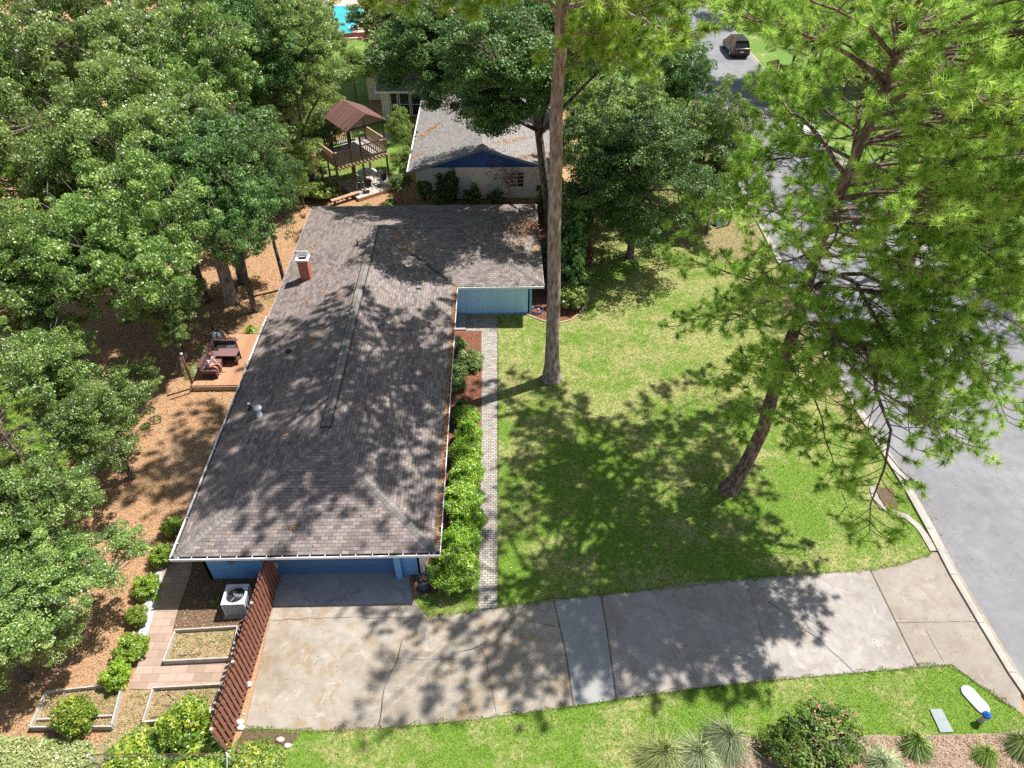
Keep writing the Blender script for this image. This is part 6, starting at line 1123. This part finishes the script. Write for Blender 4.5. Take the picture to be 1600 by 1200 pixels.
# blue pot with dry plant
p = G(663, 921); e = empty('plant_pot', (p.x, p.y, .02), 0, 'tall blue glazed pot beside the garage corner holding dry stems', 'plant pot'); b = MB(); b.lathe((0, 0, 0), [(0, 0), (.15, 0), (.20, .25), (.245, .60), (.255, .74), (.225, .745), (.21, .66), (0, .64)], 24); b.build('pot', 'pot_blue', e)
b = MB(); b.lathe((0, 0, .66), [(0, .0), (.21, 0)], 16); b.build('soil', 'dark_soil', e); b = MB(); rr = random.Random(2)
for k in range(12): a = rr.uniform(0, 6.28); r0 = rr.uniform(.02, .12); M = Matrix.Translation((r0*math.cos(a), r0*math.sin(a), .70)) @ Matrix.Rotation(rr.uniform(-.8, .8), 4, 'X') @ Matrix.Rotation(a, 4, 'Z'); b.box(None, (.10, .06, .05), M=M)
b.build('pot_shard', 'terracotta', e); b = MB()
for k in range(7): a = rr.uniform(0, 6.28); b.tube([(.03*math.cos(a), .03*math.sin(a), .66), (.09*math.cos(a), .09*math.sin(a), .9), (.2*math.cos(a), .2*math.sin(a), 1.05+rr.uniform(0, .2))], [.012, .01, .005], 5)
b.build('stem', 'pole_rust', e)
# stones, discs, small white things
def stone(px, py, r, label, group='white stones along the driveway and fence', flat=.6, mat='stone_white', h=0):
    p = G(px, py, h); rg = np.random.default_rng(int(px+py)); b = MB(); vs = []; fs = []; nl, nm = 5, 9
    for i in range(nl+1):
        th = math.pi*i/nl
        for j in range(nm): ph = 2*math.pi*j/nm; k_ = r*(1+rg.uniform(-.18, .18)); vs.append((k_*math.sin(th)*math.cos(ph)*1.2, k_*math.sin(th)*math.sin(ph)*.85, r*flat*math.cos(th)))
    for i in range(nl):
        for j in range(nm): fs.append((i*nm+j, i*nm+(j+1) % nm, (i+1)*nm+(j+1) % nm, (i+1)*nm+j)[::-1])
    b.raw(vs, fs, 0, True); o = b.build('stone', mat, None, label, 'stone', group); o.location = (p.x, p.y, h+r*flat*.6+.02)
stone(388, 1071, .13, 'smooth white stone at the middle of the fence foot', flat=.9); stone(376, 1130, .13, 'upper white stone of the pair at the fence end', flat=.9); stone(377, 1138, .11, 'lower white stone of the pair at the fence end'); stone(450, 1166, .10, 'white stone in the grass just below the driveway'); stone(438, 1157, .12, 'pinkish stone beside the white one below the driveway', mat='coping_pink'); stone(381, 1116, .04, 'white pebble above the stone pair at the fence end')
stone(736, 920, .06, 'small white stone at the end of the mulch by the paver path'); stone(666, 930, .05, 'pebble in the mulch right of the blue pot', mat='coping_pink'); stone(1417, 1021-20, .03, 'tiny dark chip on the brown driveway bay', mat='dark_soil')
# wire fence at the bottom
p0 = G(366, 1195); e = empty('wire_fence', (p0.x, p0.y, 0), 0, 'low metal wire fence with a white post at the bottom edge', 'fence'); b = MB(); b.tube([(0, 0, 0), (0, 0, .95)], .03, 10); b.build('post', 'pole_metal', e)
q0 = G(155, 1198)-p0; b = MB(); b.tube([(0, 0, .92), (q0.x, q0.y, .92)], .011, 8); b.tube([(0, 0, .1), (q0.x, q0.y, .1)], .008, 6); b.build('top_rail', 'pole_rust', e); b = MB(); b.tube([(q0.x, q0.y, 0), (q0.x, q0.y, .95)], .03, 10); b.build('post', 'pole_metal', e)
b = MB(); nW = 60
for k in range(nW): x0_ = q0.x*k/nW; y0_ = q0.y*k/nW; x1_ = q0.x*(k+4)/nW; y1_ = q0.y*(k+4)/nW; b.tube([(x0_, y0_, .08), (x1_, y1_, .92)], .003, 3, cap=False); b.tube([(x1_, y1_, .08), (x0_, y0_, .92)], .003, 3, cap=False)
b.build('mesh', 'conduit_grey', e); b = MB(); b.tube([(0, 0, .85), (G(366, 1250)-p0).to_tuple()[:2]+(.85,)], .015, 6); b.build('brace', 'pole_metal', e)
p = G(266, 1180); e = empty('black_bucket', (p.x, p.y, 0), 0, 'black bucket between the two bushes at the bottom wire fence', 'bucket'); b = MB(); b.lathe((0, 0, 0), [(0, 0), (.17, 0), (.22, .40), (.24, .42), (.2, .42), (.16, .05), (0, .05)], 18); b.build('shell', 'black_plastic', e); b = MB(); b.tube([(-.22, 0, .40), (-.1, .2, .43), (.1, .2, .43), (.22, 0, .40)], .008, 5); b.build('handle', 'black_plastic', e)
# hose coil by the wing
p = G(839, 487); e = empty('hose_coil', (p.x, p.y, .03), 0, 'dark blue coiled hose on the mulch at the wing corner', 'hose'); b = MB()
pts = [((.36+.02*math.sin(k*.9))*math.cos(k*.3), (.34+.02*math.cos(k*.7))*math.sin(k*.3), .02+.0015*k) for k in range(84)]; b.tube(pts, .018, 6); b.build('hose', 'pot_blue', e); b = MB(); b.lathe((.08, .1, .06), [(.04, -.05), (.05, .05), (0, .08)], 10); b.build('nozzle', 'white_metal', e)
# covers and marker
def cover(name, pts, z, mat, label, h=.05):
    P = [G(*q) for q in pts]; c0 = sum(P, Vector())/len(P); b = MB(); b.prism([(v.x-c0.x, v.y-c0.y) for v in P], 0, h); o = b.build(name, [mat], None, label, 'utility cover', bevel=.01); o.location = (c0.x, c0.y, z); return c0
cover('utility_cover', [(1451, 1109), (1470, 1109), (1489, 1145), (1468, 1146)], .03, 'cover_grey', 'pale green grey rectangular utility cover in the grass')
a, c_ = G(1512, 1083), G(1533, 1106); d = (c_-a).normalized(); nrm = Vector((-d.y, d.x, 0)); rr_ = .24; P = [a+(-d*math.sin(t)+nrm*math.cos(t))*rr_ for t in np.linspace(0, math.pi, 9)]+[c_+(d*math.sin(t)-nrm*math.cos(t))*rr_ for t in np.linspace(0, math.pi, 9)]
cc = sum(P, Vector())/len(P); b = MB(); b.prism([(v.x-cc.x, v.y-cc.y) for v in P], 0, .06); o = b.build('utility_cover', ['cover_oval'], None, 'white oval utility cover next to the blue topped marker', 'utility cover', bevel=.012); o.location = (cc.x, cc.y, .03)
p = G(1531, 1128); e = empty('marker_post', (p.x, p.y, .02), 0, 'short beige marker with a bright blue cap in the verge grass', 'marker post'); b = MB(); b.lathe((0, 0, 0), [(.10, 0), (.085, .1), (.075, .42), (.09, .44)], 14); b.build('pedestal', 'beige_plastic', e); b = MB(); b.lathe((0, 0, .44), [(.10, 0), (.13, .02), (.13, .09), (.10, .12), (.06, .13), (.05, .17), (0, .18)], 18); b.build('cap', 'cover_blue', e)
